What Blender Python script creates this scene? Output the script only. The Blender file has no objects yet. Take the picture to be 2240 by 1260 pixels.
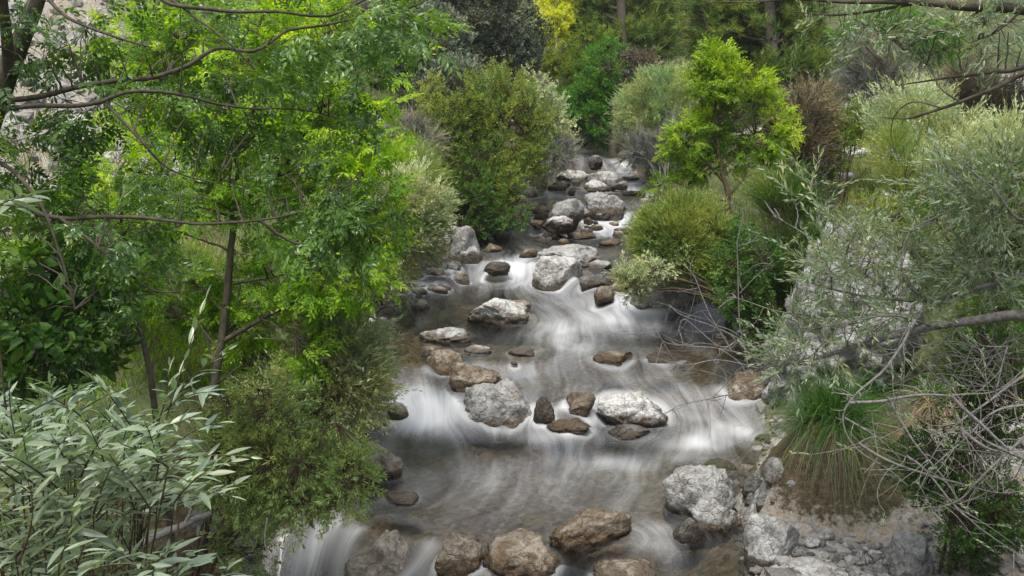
import bpy, math, random
import numpy as np
RNG = np.random.default_rng(7)
random.seed(7)
SC = bpy.context.scene
COL = SC.collection

# ------------------------------------------------------------------ camera
HC, PITCH, F = 4.5, math.radians(14.0), 2402.0      # camera height, pitch down, focal length in pixels of a 2240 px wide picture
cam_d = bpy.data.cameras.new('camera'); cam = bpy.data.objects.new('camera', cam_d); COL.objects.link(cam)
cam.location = (0, 0, HC); cam.rotation_euler = (math.pi/2 - PITCH, 0, 0)
cam_d.sensor_fit = 'HORIZONTAL'; cam_d.sensor_width = 36.0; cam_d.lens = 36.0*F/2240.0
cam_d.clip_start = 0.1; cam_d.clip_end = 600
SC.camera = cam
# ------------------------------------------------------------------ light
SUN_EL, SUN_AZ = math.radians(72), math.radians(200)  # azimuth from +y (ahead) towards +x
w = bpy.data.worlds.new('World'); SC.world = w; w.use_nodes = True
nt = w.node_tree; bg = nt.nodes['Background']
sky = nt.nodes.new('ShaderNodeTexSky'); sky.sky_type = 'NISHITA'; sky.sun_disc = False
sky.sun_elevation = SUN_EL; sky.sun_rotation = SUN_AZ
sky.air_density = 1.0; sky.dust_density = 4.0; sky.ozone_density = 1.0
hs = nt.nodes.new('ShaderNodeHueSaturation'); hs.inputs['Saturation'].default_value = .45     # a thinly clouded sky
nt.links.new(sky.outputs[0], hs.inputs['Color']); nt.links.new(hs.outputs[0], bg.inputs[0]); bg.inputs[1].default_value = 0.10
sd = bpy.data.lights.new('sun', 'SUN'); sd.energy = 2.0; sd.angle = math.radians(18); sd.color = (1.0, 0.95, 0.86)
sun = bpy.data.objects.new('sun', sd); COL.objects.link(sun)
from mathutils import Vector
sv = Vector((math.sin(SUN_AZ)*math.cos(SUN_EL), math.cos(SUN_AZ)*math.cos(SUN_EL), math.sin(SUN_EL)))
sun.rotation_euler = sv.to_track_quat('Z', 'Y').to_euler()
SC.view_settings.view_transform = 'Standard'; SC.view_settings.look = 'None'
SC.view_settings.exposure = 1.08; SC.view_settings.gamma = 1.0
SC.render.engine = 'CYCLES'
SC.cycles.max_bounces = 6; SC.cycles.diffuse_bounces = 3; SC.cycles.glossy_bounces = 2
SC.cycles.transmission_bounces = 4; SC.cycles.transparent_max_bounces = 6
SC.cycles.caustics_reflective = False; SC.cycles.caustics_refractive = False
SC.cycles.use_denoising = True

# ------------------------------------------------------------------ helpers
CP, SP = math.cos(PITCH), math.sin(PITCH)
CAM = np.array([0, 0, HC])
def ray(u, v):
    x = (np.asarray(u, float)-1120)/F; y = (np.asarray(v, float)-630)/F
    return np.stack([x, CP - y*SP, -SP - y*CP], -1)
def at(u, v, d):                       # the point at depth d (along the optical axis) behind a pixel
    return CAM + ray(u, v)*np.asarray(d, float)[..., None]
def onz(u, v, z):
    r = ray(u, v); t = (np.asarray(z)-HC)/r[..., 2]
    return CAM + r*t[..., None]
def depth_of(p): return (p[1]*CP - (p[2]-HC)*SP)

def hash3(i, seed):
    i = i.astype(np.int64)
    h = (i[..., 0]*374761393 + i[..., 1]*668265263 + i[..., 2]*2147483647 + seed*1274126177) & 0xffffffff
    h = ((h ^ (h >> 13))*1274126177) & 0xffffffff
    h = ((h ^ (h >> 16))*2246822519) & 0xffffffff
    return ((h ^ (h >> 15)) & 0xffff)/65535.0
def vnoise(p, seed=0):
    p = np.asarray(p, float); i = np.floor(p); f = p-i; f = f*f*(3-2*f); out = 0
    for dx in (0, 1):
        for dy in (0, 1):
            for dz in (0, 1):
                wgt = (f[..., 0] if dx else 1-f[..., 0])*(f[..., 1] if dy else 1-f[..., 1])*(f[..., 2] if dz else 1-f[..., 2])
                out = out + wgt*hash3(i+np.array([dx, dy, dz]), seed)
    return out*2-1
def fbm(p, octv=4, seed=0, gain=.5):
    a, s = 1.0, 0
    p = np.asarray(p, float)
    for o in range(octv):
        s = s + a*vnoise(p, seed+o*17); p = p*2.03+11.3; a *= gain
    return s
def sm(x, a=0., b=1.):
    t = np.clip((np.asarray(x, float)-a)/(b-a), 0, 1); return t*t*(3-2*t)
def norm(a): return a/np.maximum(np.linalg.norm(a, axis=-1, keepdims=True), 1e-9)

class MB:
    """collects faces and links them as ONE mesh object"""
    def __init__(s): s.v, s.f3, s.f4, s.t, s.n = [], [], [], [], 0
    def add(s, V, F3=None, F4=None, tint=.5):
        V = np.asarray(V, float).reshape(-1, 3)
        if len(V) == 0: return
        if F3 is not None and len(F3): s.f3.append(np.asarray(F3, np.int64).reshape(-1, 3)+s.n)
        if F4 is not None and len(F4): s.f4.append(np.asarray(F4, np.int64).reshape(-1, 4)+s.n)
        s.v.append(V); s.t.append(np.broadcast_to(np.asarray(tint, float), (len(V),)).copy()); s.n += len(V)
    def build(s, name, mat, parent=None, smooth=False, origin=None, attrs=None):
        me = bpy.data.meshes.new(name)
        V = np.concatenate(s.v) if s.v else np.zeros((0, 3))
        o = np.zeros(3) if origin is None else np.asarray(origin, float)
        V = V-o
        f3 = np.concatenate(s.f3) if s.f3 else np.zeros((0, 3), np.int64)
        f4 = np.concatenate(s.f4) if s.f4 else np.zeros((0, 4), np.int64)
        loops = np.concatenate([f3.ravel(), f4.ravel()]).astype(np.int32)
        starts = np.concatenate([np.arange(len(f3))*3, len(f3)*3+np.arange(len(f4))*4]).astype(np.int32)
        me.vertices.add(len(V)); me.vertices.foreach_set('co', V.astype(np.float32).ravel())
        me.loops.add(len(loops)); me.loops.foreach_set('vertex_index', loops)
        me.polygons.add(len(starts)); me.polygons.foreach_set('loop_start', starts)
        me.update(calc_edges=True)
        a = me.attributes.new('tint', 'FLOAT', 'POINT'); a.data.foreach_set('value', np.concatenate(s.t).astype(np.float32))
        for k, val in (attrs or {}).items():
            a = me.attributes.new(k, 'FLOAT', 'POINT'); a.data.foreach_set('value', np.asarray(val, np.float32))
        me.polygons.foreach_set('use_smooth', np.full(len(starts), smooth, bool))
        me.validate(); me.materials.append(mat)
        ob = bpy.data.objects.new(name, me); COL.objects.link(ob)
        ob.location = o if parent is None else (o if origin is not None else 0*o)
        if parent is not None:
            ob.parent = parent; ob.location = -np.array(parent.location) + o
        return ob
def tag(o, label=None, cat=None, group=None, kind=None):
    if label: o['label'] = label
    if cat: o['category'] = cat
    if group: o['group'] = group
    if kind: o['kind'] = kind
    return o
def empty(name, loc, label, cat, group=None):
    e = bpy.data.objects.new(name, None); COL.objects.link(e); e.location = loc; e.empty_display_size = .1
    return tag(e, label, cat, group)

# ------------------------------------------------------------------ materials
def newmat(name):
    m = bpy.data.materials.new(name); m.use_nodes = True
    n = m.node_tree.nodes; l = m.node_tree.links
    for x in list(n): n.remove(x)
    out = n.new('ShaderNodeOutputMaterial')
    return m, n, l, out
def ramp(n, pts):
    r = n.new('ShaderNodeValToRGB'); e = r.color_ramp.elements
    while len(e) < len(pts): e.new(.5)
    for i, (p, c) in enumerate(pts):
        e[i].position = p; e[i].color = (*c, 1) if len(c) == 3 else c
    return r
def noise(n, l, scale, det=4, vec=None, rough=.55, dist=0):
    t = n.new('ShaderNodeTexNoise'); t.inputs['Scale'].default_value = scale; t.inputs['Detail'].default_value = det
    t.inputs['Roughness'].default_value = rough; t.inputs['Distortion'].default_value = dist
    if vec is not None: l.new(vec, t.inputs['Vector'])
    return t
def attr(n, name):
    a = n.new('ShaderNodeAttribute'); a.attribute_name = name; return a
def mixc(n, l, fac, a, b, mode='MIX'):
    m = n.new('ShaderNodeMix'); m.data_type = 'RGBA'; m.blend_type = mode
    for sock, val in ((0, fac), (6, a), (7, b)):
        if hasattr(val, 'is_output'): l.new(val, m.inputs[sock])
        elif sock == 0: m.inputs[0].default_value = val
        else: m.inputs[sock].default_value = (*val, 1)
    return m.outputs[2]
def mth(n, l, op, a, b=None, clamp=False):
    m = n.new('ShaderNodeMath'); m.operation = op; m.use_clamp = clamp
    for i, val in enumerate((a, b)):
        if val is None: continue
        if hasattr(val, 'is_output'): l.new(val, m.inputs[i])
        else: m.inputs[i].default_value = val
    return m.outputs[0]
def leafmat(name, cols, trans=.35, tcol=(1.5, 1.6, .5), rough=.45, back=None, spec=.4, gain=1.3, vary=1.0):
    cols = [tuple(min(.85, gain*x) for x in c) for c in cols]
    m, n, l, out = newmat(name)
    t = attr(n, 'tint')
    k = len(cols)
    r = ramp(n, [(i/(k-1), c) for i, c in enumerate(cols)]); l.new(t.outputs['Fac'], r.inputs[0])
    g = n.new('ShaderNodeNewGeometry')
    nz = noise(n, l, 1.7, 5, g.outputs['Position'], .7); hv = ramp(n, [(.32, (.62, .80, .95)), (.5, (1, 1, 1)), (.66, (1.38, 1.10, .85))]); l.new(nz.outputs[0], hv.inputs[0])   # leaf age differs from shoot to shoot
    col = mixc(n, l, vary, r.outputs[0], hv.outputs[0], 'MULTIPLY')
    front = col
    if back is not None: front = mixc(n, l, g.outputs['Backfacing'], col, back)
    p = n.new('ShaderNodeBsdfPrincipled'); l.new(front, p.inputs['Base Color'])
    p.inputs['Roughness'].default_value = rough; p.inputs['Specular IOR Level'].default_value = spec
    tr = n.new('ShaderNodeBsdfTranslucent'); l.new(mixc(n, l, 1.0, col, tcol, 'MULTIPLY'), tr.inputs[0])
    mx = n.new('ShaderNodeMixShader'); mx.inputs[0].default_value = trans
    l.new(p.outputs[0], mx.inputs[1]); l.new(tr.outputs[0], mx.inputs[2]); l.new(mx.outputs[0], out.inputs[0])
    return m
def barkmat(name, c1, c2, scale=18):
    m, n, l, out = newmat(name)
    g = n.new('ShaderNodeNewGeometry')
    nz = noise(n, l, scale, 5, g.outputs['Position'])
    r = ramp(n, [(.3, c1), (.7, c2)]); l.new(nz.outputs[0], r.inputs[0])
    p = n.new('ShaderNodeBsdfPrincipled'); l.new(r.outputs[0], p.inputs['Base Color']); p.inputs['Roughness'].default_value = .9
    b = n.new('ShaderNodeBump'); b.inputs['Strength'].default_value = .6; b.inputs['Distance'].default_value = .01
    l.new(nz.outputs[0], b.inputs['Height']); l.new(b.outputs[0], p.inputs['Normal'])
    l.new(p.outputs[0], out.inputs[0]); return m
def rockmat(name, pale, grey, dark, brown, wet_amt=1.0):
    m, n, l, out = newmat(name)
    g = n.new('ShaderNodeNewGeometry'); pos = g.outputs['Position']
    n1 = noise(n, l, 3.2, 7, pos, .62, .3)
    r1 = ramp(n, [(.34, dark), (.45, grey), (.53, pale), (.60, grey), (.70, pale)]); l.new(n1.outputs[0], r1.inputs[0])
    n2 = noise(n, l, 26, 5, pos, .65)
    r2 = ramp(n, [(.32, (.45, .45, .45)), (.5, (.95, .95, .95)), (.68, (1.2, 1.2, 1.2))]); l.new(n2.outputs[0], r2.inputs[0])
    c = mixc(n, l, 1.0, r1.outputs[0], r2.outputs[0], 'MULTIPLY')
    # dry pale top, with sky light on upward faces put into the colour
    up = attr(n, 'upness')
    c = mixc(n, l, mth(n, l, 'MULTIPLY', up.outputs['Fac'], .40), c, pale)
    # tan lichen and soil stains
    n3 = noise(n, l, 6.5, 6, pos, .6, .6)
    r3 = ramp(n, [(.52, (0, 0, 0)), (.66, (1, 1, 1))]); l.new(n3.outputs[0], r3.inputs[0])
    c = mixc(n, l, mth(n, l, 'MULTIPLY', r3.outputs[0], .55), c, tuple(.9*x for x in brown))
    # brown algae below the splash line
    wt = attr(n, 'wet')
    wn = mth(n, l, 'ADD', mth(n, l, 'MULTIPLY', wt.outputs['Fac'], 1.15), mth(n, l, 'MULTIPLY', mth(n, l, 'SUBTRACT', n3.outputs[0], .5), 1.3))
    wr = ramp(n, [(.32, (0, 0, 0)), (.62, (1, 1, 1))]); l.new(wn, wr.inputs[0])
    bn = mixc(n, l, n2.outputs[0], tuple(.35*x for x in brown), brown)
    c = mixc(n, l, mth(n, l, 'MULTIPLY', wr.outputs[0], .9*wet_amt), c, bn)
    dk = attr(n, 'soak')
    c = mixc(n, l, dk.outputs['Fac'], c, tuple(.16*x for x in brown))
    ms = attr(n, 'moss')
    mr = ramp(n, [(.5, (0, 0, 0)), (.62, (1, 1, 1))]); l.new(mth(n, l, 'ADD', ms.outputs['Fac'], mth(n, l, 'MULTIPLY', mth(n, l, 'SUBTRACT', n2.outputs[0], .5), .9)), mr.inputs[0])
    c = mixc(n, l, mr.outputs[0], c, (.045, .085, .008))
    p = n.new('ShaderNodeBsdfPrincipled'); l.new(c, p.inputs['Base Color'])
    rr = n.new('ShaderNodeMapRange'); l.new(wr.outputs[0], rr.inputs[0]); rr.inputs[3].default_value = .8; rr.inputs[4].default_value = .38
    l.new(rr.outputs[0], p.inputs['Roughness'])
    v = n.new('ShaderNodeTexVoronoi'); v.feature = 'DISTANCE_TO_EDGE'; v.inputs['Scale'].default_value = 4.0
    wv = n.new('ShaderNodeVectorMath'); wv.operation = 'ADD'; l.new(pos, wv.inputs[0])
    nv = noise(n, l, 5, 3, pos); sc_ = n.new('ShaderNodeVectorMath'); sc_.operation = 'SCALE'; sc_.inputs['Scale'].default_value = .35
    l.new(nv.outputs['Color'], sc_.inputs[0]); l.new(sc_.outputs[0], wv.inputs[1]); l.new(wv.outputs[0], v.inputs['Vector'])
    cr = ramp(n, [(0, (0, 0, 0)), (.035, (1, 1, 1))]); l.new(v.outputs['Distance'], cr.inputs[0])
    h = mth(n, l, 'ADD', mth(n, l, 'MULTIPLY', n2.outputs[0], .7), mth(n, l, 'MULTIPLY', cr.outputs[0], .25))
    h = mth(n, l, 'ADD', h, mth(n, l, 'MULTIPLY', n1.outputs[0], 1.4))
    b = n.new('ShaderNodeBump'); b.inputs['Strength'].default_value = 1.0; b.inputs['Distance'].default_value = .05
    l.new(h, b.inputs['Height']); l.new(b.outputs[0], p.inputs['Normal'])
    l.new(p.outputs[0], out.inputs[0]); return m

BROWN = (.15, .108, .066)
ROCK = {
 'pale': rockmat('pale_limestone', (.62, .615, .60), (.41, .405, .395), (.17, .165, .16), BROWN),
 'grey': rockmat('grey_limestone', (.41, .41, .40), (.26, .26, .255), (.11, .11, .11), BROWN),
 'brown': rockmat('brown_limestone', (.33, .29, .24), (.20, .165, .12), (.085, .065, .045), (.15, .095, .045)),
 'dark': rockmat('dark_limestone', (.22, .22, .215), (.12, .12, .118), (.05, .05, .05), (.10, .07, .04)),
 'tan': rockmat('tan_limestone', (.44, .40, .34), (.31, .265, .21), (.14, .12, .095), BROWN),
}
BARK = barkmat('ash_bark', (.022, .018, .012), (.085, .07, .05))
BARKB = barkmat('brown_bark', (.03, .02, .012), (.11, .075, .045))
BARKG = barkmat('grey_bark', (.07, .065, .06), (.19, .18, .17), 30)
BARKP = barkmat('poplar_bark', (.35, .34, .30), (.6, .58, .52))
DEAD = barkmat('dead_wood', (.08, .075, .07), (.22, .21, .20), 40)
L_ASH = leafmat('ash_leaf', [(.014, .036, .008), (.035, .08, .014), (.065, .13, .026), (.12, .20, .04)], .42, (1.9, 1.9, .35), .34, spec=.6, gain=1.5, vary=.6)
L_ASHB = leafmat('sunlit_ash_leaf', [(.045, .12, .006), (.12, .23, .010), (.22, .35, .016), (.37, .46, .04)], .55, (1.7, 1.7, .3), .5, vary=.6)  # backlit yellow-green glow put into the leaf colour
L_ASHR = leafmat('young_ash_leaf', [(.04, .11, .008), (.13, .21, .012), (.24, .33, .02), (.37, .43, .05)], .5, (1.5, 1.5, .4), .5, gain=1.5, vary=.45)
L_WILF = leafmat('grey_willow_leaf', [(.045, .075, .045), (.095, .13, .085), (.155, .195, .14), (.22, .27, .16)], .22, (1.2, 1.6, .5), .36, back=(.24, .30, .23), spec=.5, gain=1.6, vary=.45)
L_WILR = leafmat('silver_willow_leaf', [(.09, .125, .06), (.16, .20, .11), (.24, .285, .17), (.32, .37, .20)], .28, (1.3, 1.5, .5), .45, back=(.25, .30, .22), spec=.45)
L_OLIVE = leafmat('olive_shrub_leaf', [(.028, .055, .010), (.06, .10, .018), (.11, .155, .028), (.17, .20, .04)], .35, (1.4, 1.4, .5), .55, gain=1.90)
L_DKGRN = leafmat('dark_shrub_leaf', [(.015, .04, .008), (.03, .075, .012), (.055, .11, .02), (.10, .16, .03)], .3, (1.3, 1.6, .4), .5, gain=1.60)
L_OAK = leafmat('holm_oak_leaf', [(.03, .04, .027), (.07, .088, .06), (.13, .155, .11), (.20, .23, .17)], .2, (1.1, 1.2, .6), .5, gain=1.50)
L_OAKD = leafmat('brown_oak_leaf', [(.05, .04, .03), (.11, .085, .065), (.17, .135, .10), (.18, .19, .13)], .12, (1.1, 1., .7), .6, gain=1.50)
L_GREEN = leafmat('green_tree_leaf', [(.02, .065, .008), (.04, .12, .012), (.07, .18, .018), (.12, .24, .03)], .4, (1.4, 1.6, .4), .5, gain=1.50)
L_YELG = leafmat('yellow_green_leaf', [(.06, .11, .012), (.11, .18, .018), (.17, .24, .03), (.26, .30, .05)], .4, (1.4, 1.4, .4), .5)
L_POP = leafmat('sunlit_poplar_leaf', [(.62, .68, .03), (.72, .76, .05), (.80, .82, .10), (.84, .85, .25)], .6, (1.05, 1.05, .8), .5, gain=1., vary=.15)  # direct sun on the crown is put into this very bright leaf colour
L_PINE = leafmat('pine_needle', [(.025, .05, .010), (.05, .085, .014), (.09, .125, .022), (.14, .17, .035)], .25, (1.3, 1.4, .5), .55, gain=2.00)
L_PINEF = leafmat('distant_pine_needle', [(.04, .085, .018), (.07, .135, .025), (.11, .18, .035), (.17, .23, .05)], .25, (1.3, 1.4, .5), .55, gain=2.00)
L_SILV = leafmat('silver_shrub_leaf', [(.08, .11, .06), (.13, .17, .085), (.20, .24, .12), (.25, .32, .13)], .25, (1.3, 1.4, .6), .55, gain=1.80)
L_BROOM = leafmat('broom_leaf', [(.05, .075, .018), (.10, .14, .03), (.16, .21, .055), (.24, .28, .09)], .3, (1.3, 1.3, .5), .55, gain=1.90)
L_HANG = leafmat('hanging_shrub_leaf', [(.04, .065, .018), (.08, .115, .034), (.13, .17, .055), (.19, .24, .085)], .35, (1.3, 1.4, .5), .5, gain=2.3, vary=.6)
L_GREYB = leafmat('grey_heath_leaf', [(.065, .08, .035), (.12, .14, .07), (.185, .21, .115), (.26, .29, .17)], .25, (1.2, 1.2, .6), .6, gain=2.5, vary=.6)
L_DRY = leafmat('dry_stem', [(.05, .042, .028), (.105, .09, .058), (.165, .145, .09), (.21, .20, .12)], .15, (1, 1, .8), .7, gain=1.40)
L_GRASS = leafmat('grass_blade', [(.04, .07, .010), (.085, .135, .018), (.14, .20, .03), (.24, .25, .08)], .35, (1.4, 1.4, .4), .5, gain=1.50)
L_DKGRASS = leafmat('sedge_blade', [(.012, .04, .006), (.022, .075, .010), (.05, .12, .015), (.12, .17, .04)], .25, (1.3, 1.6, .4), .4)
L_STRAW = leafmat('straw_blade', [(.06, .045, .03), (.13, .10, .065), (.23, .185, .12), (.36, .31, .22)], .2, (1, 1, .8), .6, gain=1.25)
L_GREYTW = leafmat('grey_twig', [(.085, .085, .065), (.145, .142, .115), (.21, .205, .17), (.28, .275, .23)], .0, (1, 1, 1), .8)

# ------------------------------------------------------------------ the stream: crest lines of its steps (pixels), level above, level below, run
STEPS = [
 ([(300,1080),(640,1080),(720,1105),(790,1135),(870,1165),(960,1185),(1060,1220),(1200,1240),(1400,1275),(1700,1300)], 0.0, -.6, 1.3),
 ([(700,835),(850,835),(960,850),(1010,880),(1100,888),(1240,876),(1330,852),(1420,836),(1500,838),(1600,845),(1750,855)], .22, .0, .8),
 ([(700,790),(900,795),(1100,792),(1190,785),(1240,770),(1290,780),(1400,785),(1500,790),(1700,790)], .31, .22, .35),
 ([(780,640),(950,600),(1040,572),(1110,570),(1180,575),(1250,605),(1330,640),(1420,650),(1600,660)], .50, .31, .8),
 ([(950,500),(1100,478),(1160,472),(1230,478),(1300,462),(1400,462),(1500,460)], .72, .50, .9),
 ([(1050,422),(1180,416),(1260,414),(1340,400),(1420,396)], .82, .72, .5),
 ([(1100,352),(1200,350),(1270,341),(1320,345),(1400,346)], 1.10, .82, .5),
]
def step_world(st):
    pts, hi, lo, run = st
    P = np.array([onz(u, v, np.float64(hi)) for u, v in pts]); o = np.argsort(P[:, 0])
    return P[o, 0], P[o, 1], hi-lo, run
SW = [step_world(s) for s in STEPS]
def stepvals(x, y):
    """level of the water without ripples; slope measure; distance below the last crest"""
    z = np.full(np.shape(x), STEPS[0][2]); sl = np.zeros(np.shape(x)); foam = np.zeros(np.shape(x))
    for xs, ys, dz, run in SW:
        yc = np.interp(x, xs, ys) + .12*vnoise(np.stack([x*2.2, x*0+dz*9, x*0], -1), 3)
        d = (yc - y)                                # >0 downstream of the crest
        rn = run*(1+.45*vnoise(np.stack([x*1.7, x*0+dz*31, x*0], -1), 5))
        t = np.clip(1-d/rn, 0, 1); t = t*t*(3-2*t)
        z = z + dz*t
        f = np.where(d > 0, np.clip(d/(.12), 0, 1)*np.exp(-np.clip(d-rn*.9, 0, None)/(.35+1.2*dz)), 0)
        foam = np.maximum(foam, f*(.25 if dz > .5 else min(.56, .12+dz*1.4))*np.clip(.42+.95*vnoise(np.stack([x*1.1, x*0+dz*57, y*.25], -1), 8), .05, 1))
        sl = sl + np.where((d > 0) & (d < rn), dz/rn, 0)
    return z, sl, foam
LEFT = [(500,1300,-.5),(560,1215,-.4),(655,1135,-.1),(725,1060,0),(775,1000,0),(790,940,.0),(815,870,.1),(800,800,.27),(795,730,.31),(835,680,.31),(890,640,.35),(930,598,.45),(985,570,.5),(1040,525,.5),(1090,495,.52),(1135,460,.7),(1165,420,.74),(1180,395,.82),(1165,368,.82),(1190,352,.86),(1200,340,1.07)]
RIGHT = [(1650,1290,-.1),(1640,1180,0),(1600,1110,0),(1650,1020,0),(1690,930,.05),(1680,880,.15),(1650,820,.24),(1630,760,.31),(1620,700,.31),(1540,670,.35),(1460,640,.45),(1420,590,.5),(1400,540,.5),(1400,490,.55),(1410,450,.72),(1410,410,.74),(1420,385,.82),(1410,360,.82),(1360,348,1.0),(1350,338,1.1)]
def edge(L):
    P = np.array([onz(u, v, np.float64(z)) for u, v, z in L]); o = np.argsort(P[:, 1]); P = P[o]
    y = np.concatenate([[-10], P[:, 1], [P[-1, 1]+6, P[-1, 1]+40]]); x = np.concatenate([[P[0, 0]], P[:, 0], [P[-1, 0]-1.5, P[-1, 0]-8]])
    return y, x
EL, ER = edge(LEFT), edge(RIGHT)
YEND = max(EL[0][-3], ER[0][-3])
def xl(y): return np.interp(y, *EL)
def xr(y): return np.interp(y, *ER)
_yy = np.linspace(2, 60, 400); _zz = stepvals((xl(_yy)+xr(_yy))/2, _yy)[0]
def zmean(y): return np.interp(y, _yy, np.convolve(np.pad(_zz, 8, 'edge'), np.ones(17)/17, 'valid'))
def ground(x, y):
    x = np.asarray(x, float); y = np.asarray(y, float)
    a, b = xl(y), xr(y)
    zw, _, _ = stepvals(np.clip(x, a, b), y)
    zl = zmean(y)
    dl, dr = a-x, x-b
    ins = np.minimum(-dl, -dr)                       # >0 in the channel
    near = sm(y, 12.5, 10.0)
    bed = zw - .05 - .30*sm(ins, 0, .7)
    base = zw*sm(np.maximum(dl, dr), 1.5, 0) + zl*(1-sm(np.maximum(dl, dr), 1.5, 0))
    left = base + .30*sm(dl, -.05, .5) + .30*np.clip(dl, 0, 60) + .25*np.clip(dl-3.0, 0, 40)
    rn = base + .12*sm(dr, -.05, .3) + .10*np.clip(dr, 0, 60) + .55*np.clip(dr-1.4, 0, 4) + .1*np.clip(dr-5.4, 0, 60)
    rf = base + .32*sm(dr, -.05, .4) + .26*np.clip(dr, 0, 6) + .12*np.clip(dr-6, 0, 40)
    right = rn*near + rf*(1-near)
    z = np.where(ins > 0, bed, np.where(dl > 0, left, right))
    z = z + .72*np.exp(-(((x-2.95)/.62)**4+((y-9.35)/.50)**4)) + .5*np.exp(-(((x-3.9)/.7)**4+((y-9.3)/.8)**4))*sm(x, 3.2, 3.8)
    z = z + .12*np.clip(y-YEND-4.5, 0, 30) + .30*np.clip(y-YEND-34, 0, 100)
    q = np.stack([x, y, 0*x], -1)
    amp = sm(np.maximum(dl, dr), 0, 2)
    z = z + (.03+.10*amp)*fbm(q*.9, 4, 40) + .015*fbm(q*5, 3, 50)
    return z
def onground(u, v, d0=3., d1=80.):
    ds = np.linspace(d0, d1, 2600); P = at(np.full_like(ds, u), np.full_like(ds, v), ds)
    g = ground(P[:, 0], P[:, 1]); k = np.argmax(P[:, 2] < g)
    return P[k]

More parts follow.
